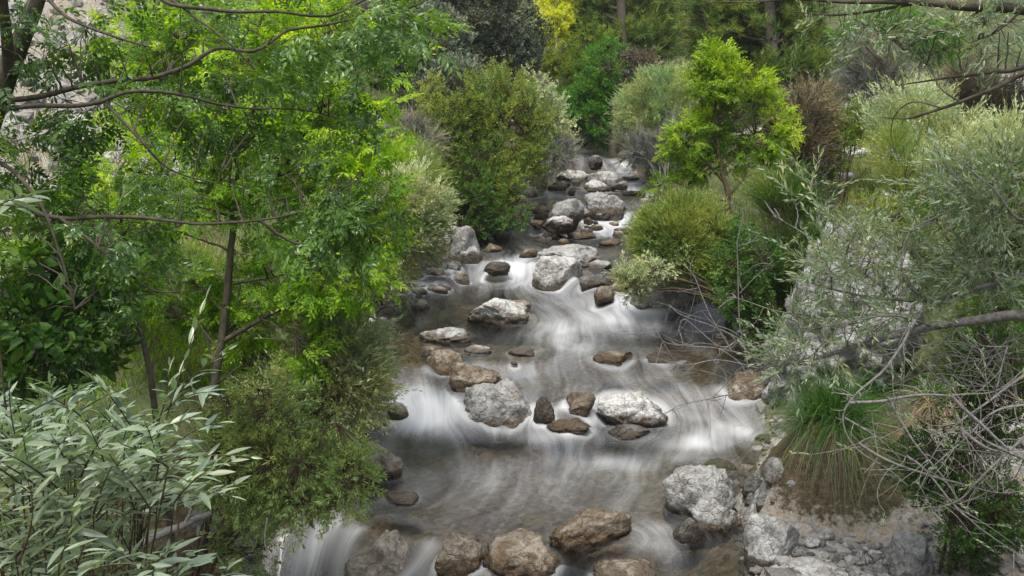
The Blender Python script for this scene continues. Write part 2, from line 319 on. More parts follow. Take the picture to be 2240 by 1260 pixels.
# ---- boulders: (u centre, v of the front waterline, width, height in pixels, tone, options, label)
IN = 'boulders in the stream'; BK = 'stones along the left bank'; GB = 'stones on the gravel bank'
BOULD = [
 (1086,711,137,58,'pale',dict(flat=.5),IN,'large pale smooth boulder alone in the middle pool, sloping down to the right'),
 (1132,681,56,24,'brown',{},IN,'low brown stone showing behind the large pale sloping boulder'),
 (975,750,112,33,'grey',dict(flat=.7,box=.5),IN,'long flat grey stone lying in the shallow brown pool on the left'),
 (974,826,82,56,'brown',{},IN,'round brown stone leaning against the square block at the left cascade'),
 (1040,862,112,62,'brown',dict(box=.9,moss=.5,taper=.5),IN,'square brown block with moss, narrowing to a point on its right'),
 (1082,948,160,102,'grey',dict(c=1.1),IN,'biggest round mottled grey boulder between the two nearer cascades'),
 (1191,920,48,45,'dark',dict(wet=1),IN,'small black wet stone with water pouring down both its sides'),
 (1267,910,70,44,'brown',dict(box=.6,wet=.6),IN,'dark brown blocky stone touching the left end of the big white-topped boulder'),
 (1378,938,156,85,'pale',dict(box=.7),IN,'big white-topped oblong boulder with dark brown underside near the right chute'),
 (1242,948,98,36,'brown',dict(wet=1),IN,'low wet stone with a thin veil of water running over its left side'),
 (1376,963,92,36,'dark',dict(wet=.6,peak=.5),IN,'dark pointed wedge stone below the white-topped oblong boulder'),
 (1341,797,88,32,'brown',dict(wet=.5),IN,'brown double-humped stone on the lip of the middle pool'),
 (1458,799,88,16,'dark',dict(wet=1),IN,'nearly drowned dark stone with water sliding over it, right of the lip'),
 (1045,777,58,22,'pale',{},IN,'small white-topped flat stone above the round brown stone'),
 (1140,779,56,17,'tan',{},IN,'low tan stone barely above the water, left of the white pool lip'),
 (943,776,46,19,'tan',{},IN,'small tan stone at the left edge below the long flat grey stone'),
 (1022,781,20,9,'tan',{},IN,'tiny tan stone wedged beside the white-topped flat stone'),
 (1125,797,15,7,'pale',{},IN,'tiny pale pebble alone in the smooth water above the mossy block'),
 (920,680,40,23,'tan',{},IN,'small tan stone near the left bank of the middle pool'),
 (1009,625,38,28,'tan',dict(peak=.4),IN,'pointed small stone standing left of the foaming middle cascade'),
 (1087,597,58,21,'dark',dict(wet=.6),IN,'dark low stone with foam around it in the middle cascade'),
 (1015,577,78,74,'grey',dict(box=.5,lobes=[(.18,-.25,-.28,.75)]),IN,'tall grey two-part boulder at the left edge beside the heath bush'),
 (960,586,44,35,'tan',{},BK,'tan stone leaning on the left of the tall grey two-part boulder'),
 (1075,554,44,18,'brown',{},IN,'flat brown stone just right of the tall grey two-part boulder'),
 (1155,564,40,19,'brown',{},IN,'brown stone on the crest of the middle cascade'),
 (1246,588,136,47,'grey',dict(box=.6),IN,'wide craggy grey boulder directly behind the big pale egg-shaped one'),
 (1217,640,108,68,'pale',dict(c=1.1),IN,'big pale egg-shaped boulder standing in the centre of the stream'),
 (1313,592,50,20,'grey',{},IN,'small flat grey stone at the right end of the wide craggy boulder'),
 (1302,632,68,31,'dark',dict(box=.7),IN,'dark blocky stone right of the big pale egg-shaped boulder'),
 (1347,624,32,23,'brown',{},IN,'small brown stone between the dark blocky stone and the right bank'),
 (1322,660,44,29,'brown',dict(wet=.4),IN,'round brown stone at the left side of the small white spout'),
 (1354,642,42,26,'tan',{},IN,'tan stone tucked under the hanging shrub beside the small white spout'),
 (1455,682,160,92,'grey',dict(box=.4,dry=.9,c=1.1),IN,'huge grey boulder under the feathery green bush on the right bank'),
 (1272,523,66,16,'brown',{},IN,'long low brown stone in the upper pool, nearest the bright foam'),
 (1234,536,26,12,'brown',{},IN,'little brown stone above the wide craggy boulder'),
 (1334,538,50,14,'brown',{},IN,'flat brown stone alone in the pool near the feathery bush'),
 (1097,523,38,18,'tan',{},IN,'tan stone in the shallow brown water near the dark slab'),
 (1040,508,66,42,'dark',dict(box=.6,dry=.8),BK,'dark grey slab leaning on the bank below the olive bush'),
 (1239,489,80,54,'grey',dict(c=1.1),IN,'tall rounded grey boulder at the left of the upper cascade'),
 (1220,500,70,31,'pale',{},IN,'pale speckled stone leaning on the front of the tall rounded grey boulder'),
 (1175,497,32,16,'brown',{},IN,'small brown stone left of the pale speckled stone'),
 (1183,479,34,19,'dark',dict(wet=1),IN,'wet stone sheeted over by a small spill left of the tall rounded boulder'),
 (1177,468,52,20,'brown',dict(wet=.6),IN,'dark brown ledge stone above the small spill'),
 (1324,470,96,51,'grey',dict(c=1.05,moss=.35),IN,'broad dark-sided boulder with mossy flank at the right of the upper cascade'),
 (1344,487,32,12,'dark',dict(wet=.6),IN,'small dark stone in the white water below the broad mossy-flanked boulder'),
 (1362,512,40,18,'brown',{},IN,'brown stone half hidden by the feathery bush at the upper pool'),
 (1258,398,88,29,'pale',dict(flat=.5),IN,'long pale whale-backed slab, left one of the pair in the far pool'),
 (1318,406,72,34,'pale',dict(flat=.4),IN,'pale slab with brown right end, right one of the pair in the far pool'),
 (1308,418,64,25,'pale',dict(peak=.3),IN,'pale pointed stone in front of the pair of far slabs'),
 (1219,417,44,21,'brown',{},IN,'brown round-backed stone left of the pale pointed far stone'),
 (1258,418,26,8,'dark',dict(wet=.8),IN,'thin dark stone in the far riffle between brown and pale stones'),
 (1160,436,36,30,'pale',dict(peak=.4),BK,'pale upright stone on the far left bank beside the olive bush'),
 (1177,419,44,41,'tan',{},BK,'tan boulder on the far left bank touching the olive bush'),
 (1134,445,36,21,'tan',{},BK,'tan stone under the edge of the olive bush above the brown ledge'),
 (1140,458,28,17,'brown',{},BK,'dark brown stone below the tan one under the olive bush'),
 (1303,360,32,22,'dark',{},IN,'dark round stone right beside the farthest white fall'),
 (1348,370,40,25,'grey',dict(peak=.3),IN,'grey sloping boulder right of the farthest fall'),
 (1342,351,32,19,'dark',{},IN,'shaded grey boulder behind the grey sloping one'),
 (1205,364,26,23,'dark',{},IN,'dark stone under dead twigs left of the farthest fall'),
 (1335,325,36,26,'dark',dict(dry=1),IN,'shadowed boulder topmost in the dark gap above the farthest fall'),
 (1378,407,52,15,'dark',dict(wet=1),IN,'dark ledge stone with threads of water, far right'),
 (1380,394,40,9,'brown',{},IN,'flat brown stone above the dark far ledge'),
 (1384,427,48,10,'dark',dict(wet=.5),IN,'flat dark stone in the far pool beside the right bank bushes'),
 (920,627,44,29,'grey',{},BK,'grey rounded stone on the left bank, largest of the little pile'),
 (917,644,32,25,'grey',{},BK,'small grey stone at the water in front of the little pile'),
 (956,644,48,18,'tan',dict(flat=.5),BK,'flat two-tone tan stone at the water right of the little pile'),
 (936,594,28,22,'grey',{},BK,'small grey stone under the heath bush'),
 (850,648,34,38,'grey',dict(peak=.3),BK,'grey upright stone under the drooping ash leaves'),
 (828,668,26,38,'grey',dict(peak=.5),BK,'narrow standing grey stone at the foot of the bright ash'),
 (868,663,46,14,'pale',dict(flat=.6),BK,'thin pale slab under the drooping ash leaves'),
 (848,690,40,14,'pale',dict(flat=.5),BK,'pale flat stone beneath the lowest drooping ash spray'),
 (945,603,22,12,'brown',{},BK,'small brown stone at the waterline below the heath bush'),
 (808,808,58,56,'pale',{},BK,'whitish rock beside the feathery pale shrub at the left cascade'),
 (806,938,96,84,'tan',dict(dry=.5),BK,'pinkish tan bank rock under the feathery shrub'),
 (868,919,56,35,'brown',dict(moss=.6),BK,'mossy brown stone at the foot of the left cascade'),
 (833,1053,98,73,'tan',dict(c=1.05),BK,'tan and grey boulder poking from the hanging shrub by the near pool'),
 (878,1107,72,30,'dark',dict(wet=.5),IN,'small dark brown stone below the tan and grey boulder'),
 (852,1310,196,142,'tan',dict(moss=.35,c=1.1),IN,'huge round mossy boulder with a grey patch at the bottom spillway'),
 (1005,1262,100,84,'brown',dict(moss=.3),IN,'brown round boulder, left one of the two at the bottom dam'),
 (1140,1270,170,100,'brown',dict(moss=.3),IN,'wide brown boulder, right one of the two at the bottom dam'),
 (1293,1196,200,76,'brown',dict(box=.3,yaw=.5,moss=.3,long=.45),IN,'long log-shaped brown boulder sloping up to the right in the near pool'),
 (1366,1284,136,64,'tan',{},IN,'tan flat-topped boulder cut by the bottom edge of the photo'),
 (1530,1142,150,118,'grey',dict(box=.3,yaw=-.5,dry=.7,lobes=[(.62,-.45,-.22,.70)]),GB,'huge grey and white boulder with brown base where gravel bank meets water'),
 (1507,1189,72,52,'dark',dict(wet=.5),IN,'dark brown angular stone in the water before the huge grey and white boulder'),
 (1688,1238,118,98,'pale',dict(box=.4,dry=1),GB,'craggy pale boulder on the water edge in front of the gravel bank'),
 (1784,1306,156,84,'pale',dict(dry=1),GB,'pale smooth boulder cut by the bottom edge, beside the gravel'),
 (1992,1276,120,96,'grey',dict(dry=1,peak=.3),GB,'sloping grey rock slab low on the gravel bank at far right'),
 (1650,1083,50,44,'dark',dict(dry=1),GB,'dark grey stone just right of the huge grey and white boulder'),
 (1669,1111,32,32,'dark',dict(dry=1),GB,'small dark round stone below the dark grey stone'),
 (1642,1108,26,26,'dark',dict(dry=1),GB,'little dark stone squeezed against the huge grey and white boulder'),
 (1698,1062,54,54,'grey',dict(dry=1),GB,'mid grey stone leaning at the foot of the tall cliff boulder'),
 (1734,1076,44,27,'grey',dict(dry=1,flat=.4),GB,'tilted flat grey stone left of the hanging straw'),
 (1765,1060,44,30,'dark',dict(dry=1),GB,'dark stone shaded by the left side of the sedge tussock'),
 (1768,1092,36,22,'grey',dict(dry=1),GB,'grey cobble below the shaded dark stone'),
 (1782,1150,50,26,'grey',dict(dry=1),GB,'grey oval cobble on sand in the middle of the gravel bank'),
 (1776,1201,38,20,'pale',dict(dry=1,flat=.4),GB,'white flat cobble right of the craggy pale boulder'),
 (1672,1147,46,17,'pale',dict(dry=1,flat=.5),GB,'flat pale stone behind the craggy pale boulder'),
 (1842,1129,42,26,'dark',dict(dry=1),GB,'dark cobble under the tips of the hanging straw'),
 (1745,1222,30,22,'grey',dict(dry=1),GB,'small grey block wedged right of the craggy pale boulder'),
 (1700,1105,30,14,'grey',dict(dry=1),GB,'low grey cobble on the gravel behind the flat pale stone'),
 (1812,1186,26,24,'grey',dict(dry=1),GB,'upright grey cobble on the sand near the white flat cobble'),
 (1858,1178,30,16,'grey',dict(dry=1),GB,'grey cobble lying on open sand'),
 (1918,1205,28,18,'grey',dict(dry=1),GB,'grey cobble left of the sloping slab'),
 (1880,1240,30,30,'grey',dict(dry=1,peak=.4),GB,'upright grey splinter stone near the bottom edge'),
 (1915,1222,34,18,'pale',dict(dry=1,flat=.4),GB,'pale flat cobble at the left foot of the sloping slab'),
 (1960,1150,34,20,'dark',dict(dry=1),GB,'dark grey cobble above the sloping slab in the shade'),
 (2085,1140,44,28,'dark',dict(dry=1),GB,'dark stone under the dead branches right of the slab'),
 (2120,1240,36,18,'grey',dict(dry=1),GB,'low grey cobble in the gravel far right'),
 (1628,898,98,78,'brown',dict(yaw=-.4,box=.3),IN,'brown boulder with pale top at the right chute under bare twigs'),
 (1570,1031,72,27,'dark',dict(moss=.5,wet=.4),IN,'mossy dark stone behind the huge grey and white boulder'),
 (520,1262,120,90,'dark',dict(dry=.3,wet=.3),IN,'added dark rock in the hollow under the hanging shrub, shade put into its colour, bottom left'),  # rock added in a dark tone to deepen the shade of the hollow
 (440,1195,110,80,'dark',dict(dry=.3,wet=.2),IN,'added dark rock behind the broken log, shade of the bottom left hollow put into its colour'),  # second added rock, dark tone standing in for the hollow's shade
 (665,958,34,22,'tan',dict(dry=1),BK,'small tan stone inside the left hanging shrub'),
]
ICO = {}
def ico(sub):
    if sub not in ICO:
        import bmesh
        bm = bmesh.new(); bmesh.ops.create_icosphere(bm, subdivisions=sub, radius=1)
        V = np.array([v.co[:] for v in bm.verts]); Fc = np.array([[v.index for v in f.verts] for f in bm.faces]); bm.free()
        ICO[sub] = (V, Fc)
    return ICO[sub]
def rock_shape(seed, sub=4, box=.2, peak=0., taper=0., ncut=9, rough=1.):
    r = np.random.default_rng(seed); V, Fc = ico(sub); D = V.copy()
    if box > 0:
        k = 2+3.0*box; s = (np.abs(D)**k).sum(1)**(-1/k); P = D*(s[:, None])
    else: P = D.copy()
    for _ in range(ncut):
        nrm = norm(r.normal(size=3)); d = r.uniform(.62, .95)
        e = P@nrm-d; P = P - np.where(e > 0, e*.93, 0)[:, None]*nrm
    P = P*(1+.14*fbm(D*1.4+seed*3.1, 3, seed))[:, None]
    P = P + norm(P)*(.075*rough*fbm(D*4.2+seed, 5, seed+9, .62))[:, None]
    rg = 1-np.abs(fbm(D*3.0+seed*1.7, 3, seed+4)); P = P - norm(P)*(.05*rough*np.clip(rg-.75, 0, 1)/.25)[:, None]
    if peak: P[:, :2] *= (1-.55*peak*np.clip(P[:, 2:3]+.2, 0, 1))
    if taper: P[:, 1:] *= (1-taper*np.clip(P[:, :1]*.5+.4, 0, 1))
    lo, hi = P.min(0), P.max(0); P = (P-(lo+hi)/2)/((hi-lo)/2)
    return P, Fc
_re = np.random.default_rng(77)
for _k in range(40):
    _n = _k < 16
    _u, _v, _w = (_re.uniform(862, 1000), 0, _re.uniform(18, 44)) if _n else (_re.uniform(1165, 1385), _re.uniform(395, 530), _re.uniform(12, 30))
    if _n: _v = 668-(_u-862)*.62+_re.normal(0, 14)
    BOULD.append((_u, _v, _w, _w*_re.uniform(.4, .7), _re.choice(['tan', 'grey', 'grey', 'dark']), {}, 'pile of stones below the heath bush' if _n else 'small stones in the upper stream', 'one of the jumbled stones in the pile below the heath bush' if _n else 'one of the small stones scattered between the boulders upstream'))
for _k in range(54):
    _i = _re.random() < .55; _L = LEFT if _i else RIGHT; _t = _re.uniform(1.5, len(_L)-8); _a = int(_t); _f = _t-_a
    _u = _L[_a][0]*(1-_f)+_L[_a+1][0]*_f+_re.normal(0, 14)+(8 if _i else -8); _v = _L[_a][1]*(1-_f)+_L[_a+1][1]*_f+_re.normal(0, 5)
    _w = _re.uniform(14, 40)*(.45+.55*(_v-330)/900)
    BOULD.append((_u, _v, _w, _w*_re.uniform(.4, .75), _re.choice(['tan', 'grey', 'brown', 'dark']), {}, 'small stones along the %s water edge' % ('left' if _i else 'right'), 'one of the many small stones strewn along the %s water edge' % ('left' if _i else 'right')))
ROCKINFO = []
def normals_of(V, Fc):
    fn = np.cross(V[Fc[:, 1]]-V[Fc[:, 0]], V[Fc[:, 2]]-V[Fc[:, 0]]); N = np.zeros_like(V)
    for k in range(3): np.add.at(N, Fc[:, k], fn)
    return norm(N)
def place_rocks():
    for i, (u, v, wpx, hpx, tone, o, grp, label) in enumerate(BOULD):
        # where the front foot meets water or ground
        p = onground(u, v); 
        inside = xl(p[1]) < p[0] < xr(p[1])
        if inside:
            z = p[2]+.2
            for _ in range(6):
                p = onz(u, v, np.float64(z)); z = float(stepvals(np.array([p[0]]), np.array([p[1]]))[0][0])
        zb = p[2]; dep = depth_of(p)
        ang = math.atan2(HC-zb, p[1]); sa, ca = math.sin(ang), math.cos(ang)
        far = v < 530; a = wpx/F*dep/2*(1.0 if far else 1.07); b = a*(.85-.25*o.get('flat', 0)); H = hpx/F*dep
        if o.get('long'): b = a*o['long']
        b = min(b, H*1.0/max(sa, .1)*.55+.02)
        s = .15
        lo, hi = .01, 3.
        for _ in range(40):
            c = (lo+hi)/2
            h = math.sqrt((c*ca)**2+(b*sa)**2)+b*.98*sa+c*s*ca
            lo, hi = (c, hi) if h < H else (lo, c)
        c = max(c, .22*a)*o.get('c', 1.0)*(.98 if far else 1.22)
        ctr = np.array([p[0], p[1], zb]); hd = norm(np.array([p[0], p[1], 0.])); ctr = ctr + hd*b*.97; ctr[2] += c*s
        sub = 5 if wpx > 90 else (4 if wpx > 24 else 3)
        P, Fc = rock_shape(100+i, sub, o.get('box', .25), o.get('peak', 0), o.get('taper', 0), 9 if i not in (5, 26, 80, 81, 82) else 4)
        parts = [(P*np.array([a, b, c*1.0]), Fc)]
        for (lx, ly, lz, ls) in o.get('lobes', []):
            Q, Fq = rock_shape(500+i, sub, .3); parts.append((Q*np.array([a, b, c])*ls+np.array([lx*a*1.1, ly*b*1.6, lz*c]), Fq))
        yaw = o.get('yaw', 0.) ; cy, sy = math.cos(yaw), math.sin(yaw); R = np.array([[cy, -sy, 0], [sy, cy, 0], [0, 0, 1]])
        mb = MB(); allV = []; allN = []
        for Q, Fq in parts:
            W = Q@R.T+ctr; mb.add(W, Fq); allV.append(W); allN.append(normals_of(W, Fq))
        W = np.concatenate(allV); N = np.concatenate(allN)
        hgt = W[:, 2]-zb
        band = (.12+.34*c*(1.5 if tone == 'brown' else 1))*(1-.75*o.get('dry', 0))
        wet = np.clip(1-hgt/band, 0, 1)*.9
        wet = np.maximum(wet, o.get('wet', 0)*.75)
        if tone == 'brown': wet = np.maximum(wet, .38)
        soak = np.clip(1-hgt/(.085*(1-o.get('dry', 0)*.7)), 0, 1)*.85
        soak = np.maximum(soak, .35*o.get('wet', 0))
        moss = o.get('moss', 0)*np.clip(.75+.9*fbm(W*2.5, 3, i), 0, 1)*1.05
        ob = mb.build('boulder' if wpx > 60 else 'stone', ROCK[tone], None, True, ctr,
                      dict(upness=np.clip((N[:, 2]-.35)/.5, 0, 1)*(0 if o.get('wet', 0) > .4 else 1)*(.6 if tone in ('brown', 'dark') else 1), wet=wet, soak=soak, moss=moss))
        tag(ob, label, 'boulder' if wpx > 60 else 'stone', grp)
        ROCKINFO.append((ctr[0], ctr[1], a*.95, b, c, inside))
place_rocks()
# the tall cliff boulder on the right bank
def cliff():
    P, Fc = rock_shape(901, 6, .6, 0, 0, 16, 2.0)
    c = np.array([3.75, 12.2, .75]); W = P*np.array([.80, 1.4, 1.42])
    W[:, 0] += .18*W[:, 2]; W = W + c
    N = normals_of(W, Fc); mb = MB(); mb.add(W, Fc)
    wet = np.clip(1-(W[:, 2]-.15)/.35, 0, 1)*.8*np.clip((3.1-W[:, 0])/.4, 0, 1)
    o = mb.build('boulder', ROCK['grey'], None, True, c, dict(upness=np.clip((N[:, 2]-.5)/.4, 0, 1), wet=wet, soak=wet*.3, moss=0*wet))
    tag(o, 'tall cliff-like pale boulder behind the sedge tussock, draped by willow twigs', 'boulder', 'outcrops on the right slope')
    for k, (u, v, wpx, hh, lab) in enumerate([(1880,345,70,34,'pale rock outcrop below the dry brown bush on the right slope'),(1960,447,60,40,'small pale rock in the grass of the right slope'),(1850,400,50,30,'pale rock beside the bright young ash on the slope'),(1800,250,46,30,'pale rock in the shade of the leaning pine'),(1890,530,60,30,'white flat rock in the weeds above the cliff boulder')]):
        p = onground(u, v); d = depth_of(p); a = wpx/F*d/2
        Q, Fq = rock_shape(950+k, 4, .5); W = Q*np.array([a, a*.9, hh/F*d*.7])+p+np.array([0, a*.6, 0])
        N = normals_of(W, Fq); mb = MB(); mb.add(W, Fq)
        o = mb.build('stone', ROCK['pale'], None, True, p, dict(upness=np.clip((N[:, 2]-.35)/.5, 0, 1), wet=np.zeros(len(W)), soak=np.zeros(len(W)), moss=np.zeros(len(W))))
        tag(o, lab, 'rock', 'outcrops on the right slope')
cliff()

# ------------------------------------------------------------------ ground sheet
def ground_mat():
    m, n, l, out = newmat('bank_soil')
    g = n.new('ShaderNodeNewGeometry'); pos = g.outputs['Position']
    gr = attr(n, 'gravel'); bd = attr(n, 'bed'); vg = attr(n, 'veg')
    n1 = noise(n, l, 1.3, 6, pos, .6); n2 = noise(n, l, 14, 5, pos, .65)
    v1 = n.new('ShaderNodeTexVoronoi'); v1.inputs['Scale'].default_value = 16; l.new(pos, v1.inputs['Vector'])
    v2 = n.new('ShaderNodeTexVoronoi'); v2.inputs['Scale'].default_value = 45; l.new(pos, v2.inputs['Vector'])
    soil = ramp(n, [(.35, (.045, .034, .02)), (.65, (.12, .09, .055))]); l.new(n2.outputs[0], soil.inputs[0])
    grass = ramp(n, [(.35, (.03, .045, .012)), (.65, (.08, .095, .028))]); l.new(n1.outputs[0], grass.inputs[0])
    c = mixc(n, l, vg.outputs['Fac'], soil.outputs[0], grass.outputs[0])
    peb = ramp(n, [(.0, (.14, .137, .13)), (.5, (.27, .26, .245)), (1., (.44, .43, .41))]); l.new(v1.outputs['Color'], peb.inputs[0])
    sand = ramp(n, [(.42, (.30, .245, .18)), (.6, (.28, .265, .24))]); l.new(n2.outputs[0], sand.inputs[0])
    gm = ramp(n, [(.44, (0, 0, 0)), (.52, (1, 1, 1))]); l.new(n1.outputs[0], gm.inputs[0])
    gv = mixc(n, l, gm.outputs[0], sand.outputs[0], peb.outputs[0])
    gf = mth(n, l, 'ADD', gr.outputs['Fac'], mth(n, l, 'MULTIPLY', mth(n, l, 'SUBTRACT', n2.outputs[0], .5), .9))
    gf2 = ramp(n, [(.42, (0, 0, 0)), (.58, (1, 1, 1))]); l.new(gf, gf2.inputs[0])
    c = mixc(n, l, gf2.outputs[0], c, gv)
    bpeb = ramp(n, [(.0, (.045, .034, .022)), (.5, (.135, .108, .072)), (1., (.28, .235, .17))]); l.new(v1.outputs['Color'], bpeb.inputs[0])
    c = mixc(n, l, bd.outputs['Fac'], c, bpeb.outputs[0])
    p = n.new('ShaderNodeBsdfPrincipled'); l.new(c, p.inputs['Base Color']); p.inputs['Roughness'].default_value = .9
    b = n.new('ShaderNodeBump'); b.inputs['Strength'].default_value = .8; b.inputs['Distance'].default_value = .03; b.invert = True
    l.new(mth(n, l, 'ADD', v1.outputs['Distance'], mth(n, l, 'MULTIPLY', v2.outputs['Distance'], .4)), b.inputs['Height']); l.new(b.outputs[0], p.inputs['Normal'])
    l.new(p.outputs[0], out.inputs[0]); return m
def build_ground():
    def axis(pts):
        a = [pts[0][0]]
        for (s, e, st) in pts: a += list(np.arange(s+st, e+1e-6, st))
        return np.array(a)
    X = axis([(-120, -20, 5), (-20, -8, .8), (-8, 8, .09), (8, 20, .8), (20, 120, 5)])
    Y = axis([(-10, 4, .7), (4, 30, .09), (30, 60, 1.0), (60, 220, 8)])
    gx, gy = np.meshgrid(X, Y); z = ground(gx, gy)
    V = np.stack([gx, gy, z], -1).reshape(-1, 3); nx, ny = len(X), len(Y)
    i = (np.arange(ny-1)[:, None]*nx+np.arange(nx-1)[None]).ravel()
    Fq = np.stack([i, i+1, i+nx+1, i+nx], -1)
    x, y = V[:, 0], V[:, 1]; a, b = xl(y), xr(y); dl, dr = a-x, x-b
    bed = sm(np.maximum(dl, dr), .12, -.05)*(y < YEND+1.5)
    gravel = sm(dr, -.1, .1)*sm(dr, 3.2, 1.8)*sm(y, 11.2, 9.8) + .75*sm(dl, 2.6, 4.2)*sm(y, 26, 20)*sm(x, -2, -3.5) + .5*sm(dr, 4.0, 6)*sm(y, 12, 15)*sm(y, 30, 24) + .3*sm(np.maximum(dl, dr), .6, .1)
    mnd = np.exp(-(((x-2.95)/.75)**4+((y-9.35)/.65)**4)); gravel = gravel*(1-mnd)*(1-sm(x, -.6, -1.2)*sm(y, 10.2, 9.4))
    veg = sm(np.maximum(dl, dr), .3, 1.5)*(1-.8*mnd)
    mb = MB(); mb.add(V, None, Fq)
    o = mb.build('ground', ground_mat(), None, True, None, dict(gravel=np.clip(gravel, 0, 1), bed=bed, veg=veg)); tag(o, kind='structure')
build_ground()
def build_path():
    m, n, l, out = newmat('pale_track'); g = n.new('ShaderNodeNewGeometry')
    nz = noise(n, l, 5, 6, g.outputs['Position']); r = ramp(n, [(.3, (.38, .36, .33)), (.7, (.6, .58, .54))]); l.new(nz.outputs[0], r.inputs[0])
    p = n.new('ShaderNodeBsdfPrincipled'); p.inputs['Roughness'].default_value = .95; l.new(r.outputs[0], p.inputs['Base Color']); l.new(p.outputs[0], out.inputs[0])
    t = np.linspace(0, 1, 90); cx = 5.2+14*t; cy = 27.0-4.5*t; mb = MB(); rows = []
    for k in np.linspace(-.9, .9, 7):
        x, y = cx, cy+k; rows.append(np.stack([x, y, ground(x, y)+.05], -1))
    V = np.stack(rows, 0).reshape(-1, 3); i = (np.arange(6)[:, None]*90+np.arange(89)[None]).ravel()
    mb.add(V, None, np.stack([i, i+1, i+91, i+90], -1)); tag(mb.build('path', m, None, True), kind='structure')
build_path()

# ------------------------------------------------------------------ water
FOAM_SHEEN = [  # (u, v, radius u, radius v, strength)
 (1235,735,95,55,.62),(1255,760,50,18,.25),(1370,675,60,22,.75),(1340,700,90,30,.4),(900,860,90,28,.9),(960,890,70,30,.75),(880,920,90,25,.5),(1060,600,70,18,.75),(1150,590,50,25,.8),(1120,620,90,20,.6),  # patch above the middle lip: part foam, part sky sheen put in as white
 (1210,935,60,14,.7),(1170,900,20,16,.8),(1320,492,60,16,.95),(1390,480,40,12,.8),(1270,475,25,10,.9),(1150,485,40,8,.9),(1330,505,50,12,.6),
 (1540,970,90,25,.8),(1430,1010,110,20,.6),(1600,940,70,25,.7),(1500,890,90,35,.55),(1560,1060,80,20,.5),(1270,352,26,6,.9),(1230,368,60,4,.9),(1290,418,60,4,.6),(1380,412,40,5,.7),
 (690,1160,70,30,.55),(600,1215,60,25,.35),(740,1130,40,20,.5),(500,1230,30,20,.3),(1420,1200,80,30,.45),(1460,1160,60,20,.35),(1100,800,120,40,.25),(1400,830,120,25,.35),(1085,985,110,22,-.4),(1330,985,80,18,-.35),(900,1010,80,25,-.25),(1050,700,60,25,-.2),(1150,1060,280,60,.36),(1400,1150,120,60,.25),(1250,860,200,30,.3),(1050,700,40,30,-.3),(880,740,60,60,-.3),(1560,730,60,30,-.3),(1250,680,100,50,.25),(1330,1000,120,30,.3),(1480,690,40,15,.4),(1450,820,60,15,.35),
]
def water_mat():
    m, n, l, out = newmat('stream_water')
    g = n.new('ShaderNodeNewGeometry'); pos = g.outputs['Position']
    cmb = n.new('ShaderNodeCombineXYZ'); a1, a2 = attr(n, 'flow_across'), attr(n, 'flow_along')
    l.new(a1.outputs['Fac'], cmb.inputs[0]); l.new(a2.outputs['Fac'], cmb.inputs[1]); fl = cmb.outputs[0]
    def stretched(sx, sy, det, rough=.6, dist=.0):
        mp = n.new('ShaderNodeMapping'); mp.inputs['Scale'].default_value = (sx, sy, 1); l.new(fl, mp.inputs['Vector'])
        return noise(n, l, 1.0, det, mp.outputs[0], rough, dist).outputs[0]
    s1 = stretched(4.6, .42, 6, .6, .6); s2 = stretched(14, .9, 5, .62, .4); s3 = stretched(2.2, .5, 4, .55, .8)
    st = mth(n, l, 'ADD', mth(n, l, 'MULTIPLY', s1, .55), mth(n, l, 'MULTIPLY', s2, .19)); st = mth(n, l, 'ADD', st, mth(n, l, 'MULTIPLY', s3, .26))
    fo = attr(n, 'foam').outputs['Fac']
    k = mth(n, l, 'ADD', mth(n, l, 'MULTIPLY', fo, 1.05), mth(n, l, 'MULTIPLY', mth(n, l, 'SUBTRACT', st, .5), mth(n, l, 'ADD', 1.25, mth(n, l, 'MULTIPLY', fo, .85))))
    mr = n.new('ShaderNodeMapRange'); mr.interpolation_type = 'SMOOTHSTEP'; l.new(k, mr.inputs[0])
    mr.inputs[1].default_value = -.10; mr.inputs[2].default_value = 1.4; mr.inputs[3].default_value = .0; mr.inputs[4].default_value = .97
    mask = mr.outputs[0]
    fr = n.new('ShaderNodeFresnel'); fr.inputs['IOR'].default_value = 1.36
    b = n.new('ShaderNodeBump'); b.inputs['Strength'].default_value = .5; b.inputs['Distance'].default_value = .05; l.new(st, b.inputs['Height'])
    l.new(b.outputs[0], fr.inputs['Normal'])
    tr = n.new('ShaderNodeBsdfTransparent'); tr.inputs[0].default_value = (.62, .59, .52, 1)
    gl = n.new('ShaderNodeBsdfGlossy'); gl.inputs['Roughness'].default_value = .22; gl.inputs['Color'].default_value = (.95, .97, 1, 1); l.new(b.outputs[0], gl.inputs['Normal'])
    w1 = n.new('ShaderNodeMixShader'); l.new(mth(n, l, 'ADD', fr.outputs[0], .03, True), w1.inputs[0]); l.new(tr.outputs[0], w1.inputs[1]); l.new(gl.outputs[0], w1.inputs[2])
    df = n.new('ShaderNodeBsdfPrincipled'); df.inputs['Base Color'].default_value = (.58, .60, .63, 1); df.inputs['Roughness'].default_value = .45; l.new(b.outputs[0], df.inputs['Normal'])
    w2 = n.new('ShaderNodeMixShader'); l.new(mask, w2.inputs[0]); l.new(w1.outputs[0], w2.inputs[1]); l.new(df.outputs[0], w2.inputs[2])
    l.new(w2.outputs[0], out.inputs[0]); return m
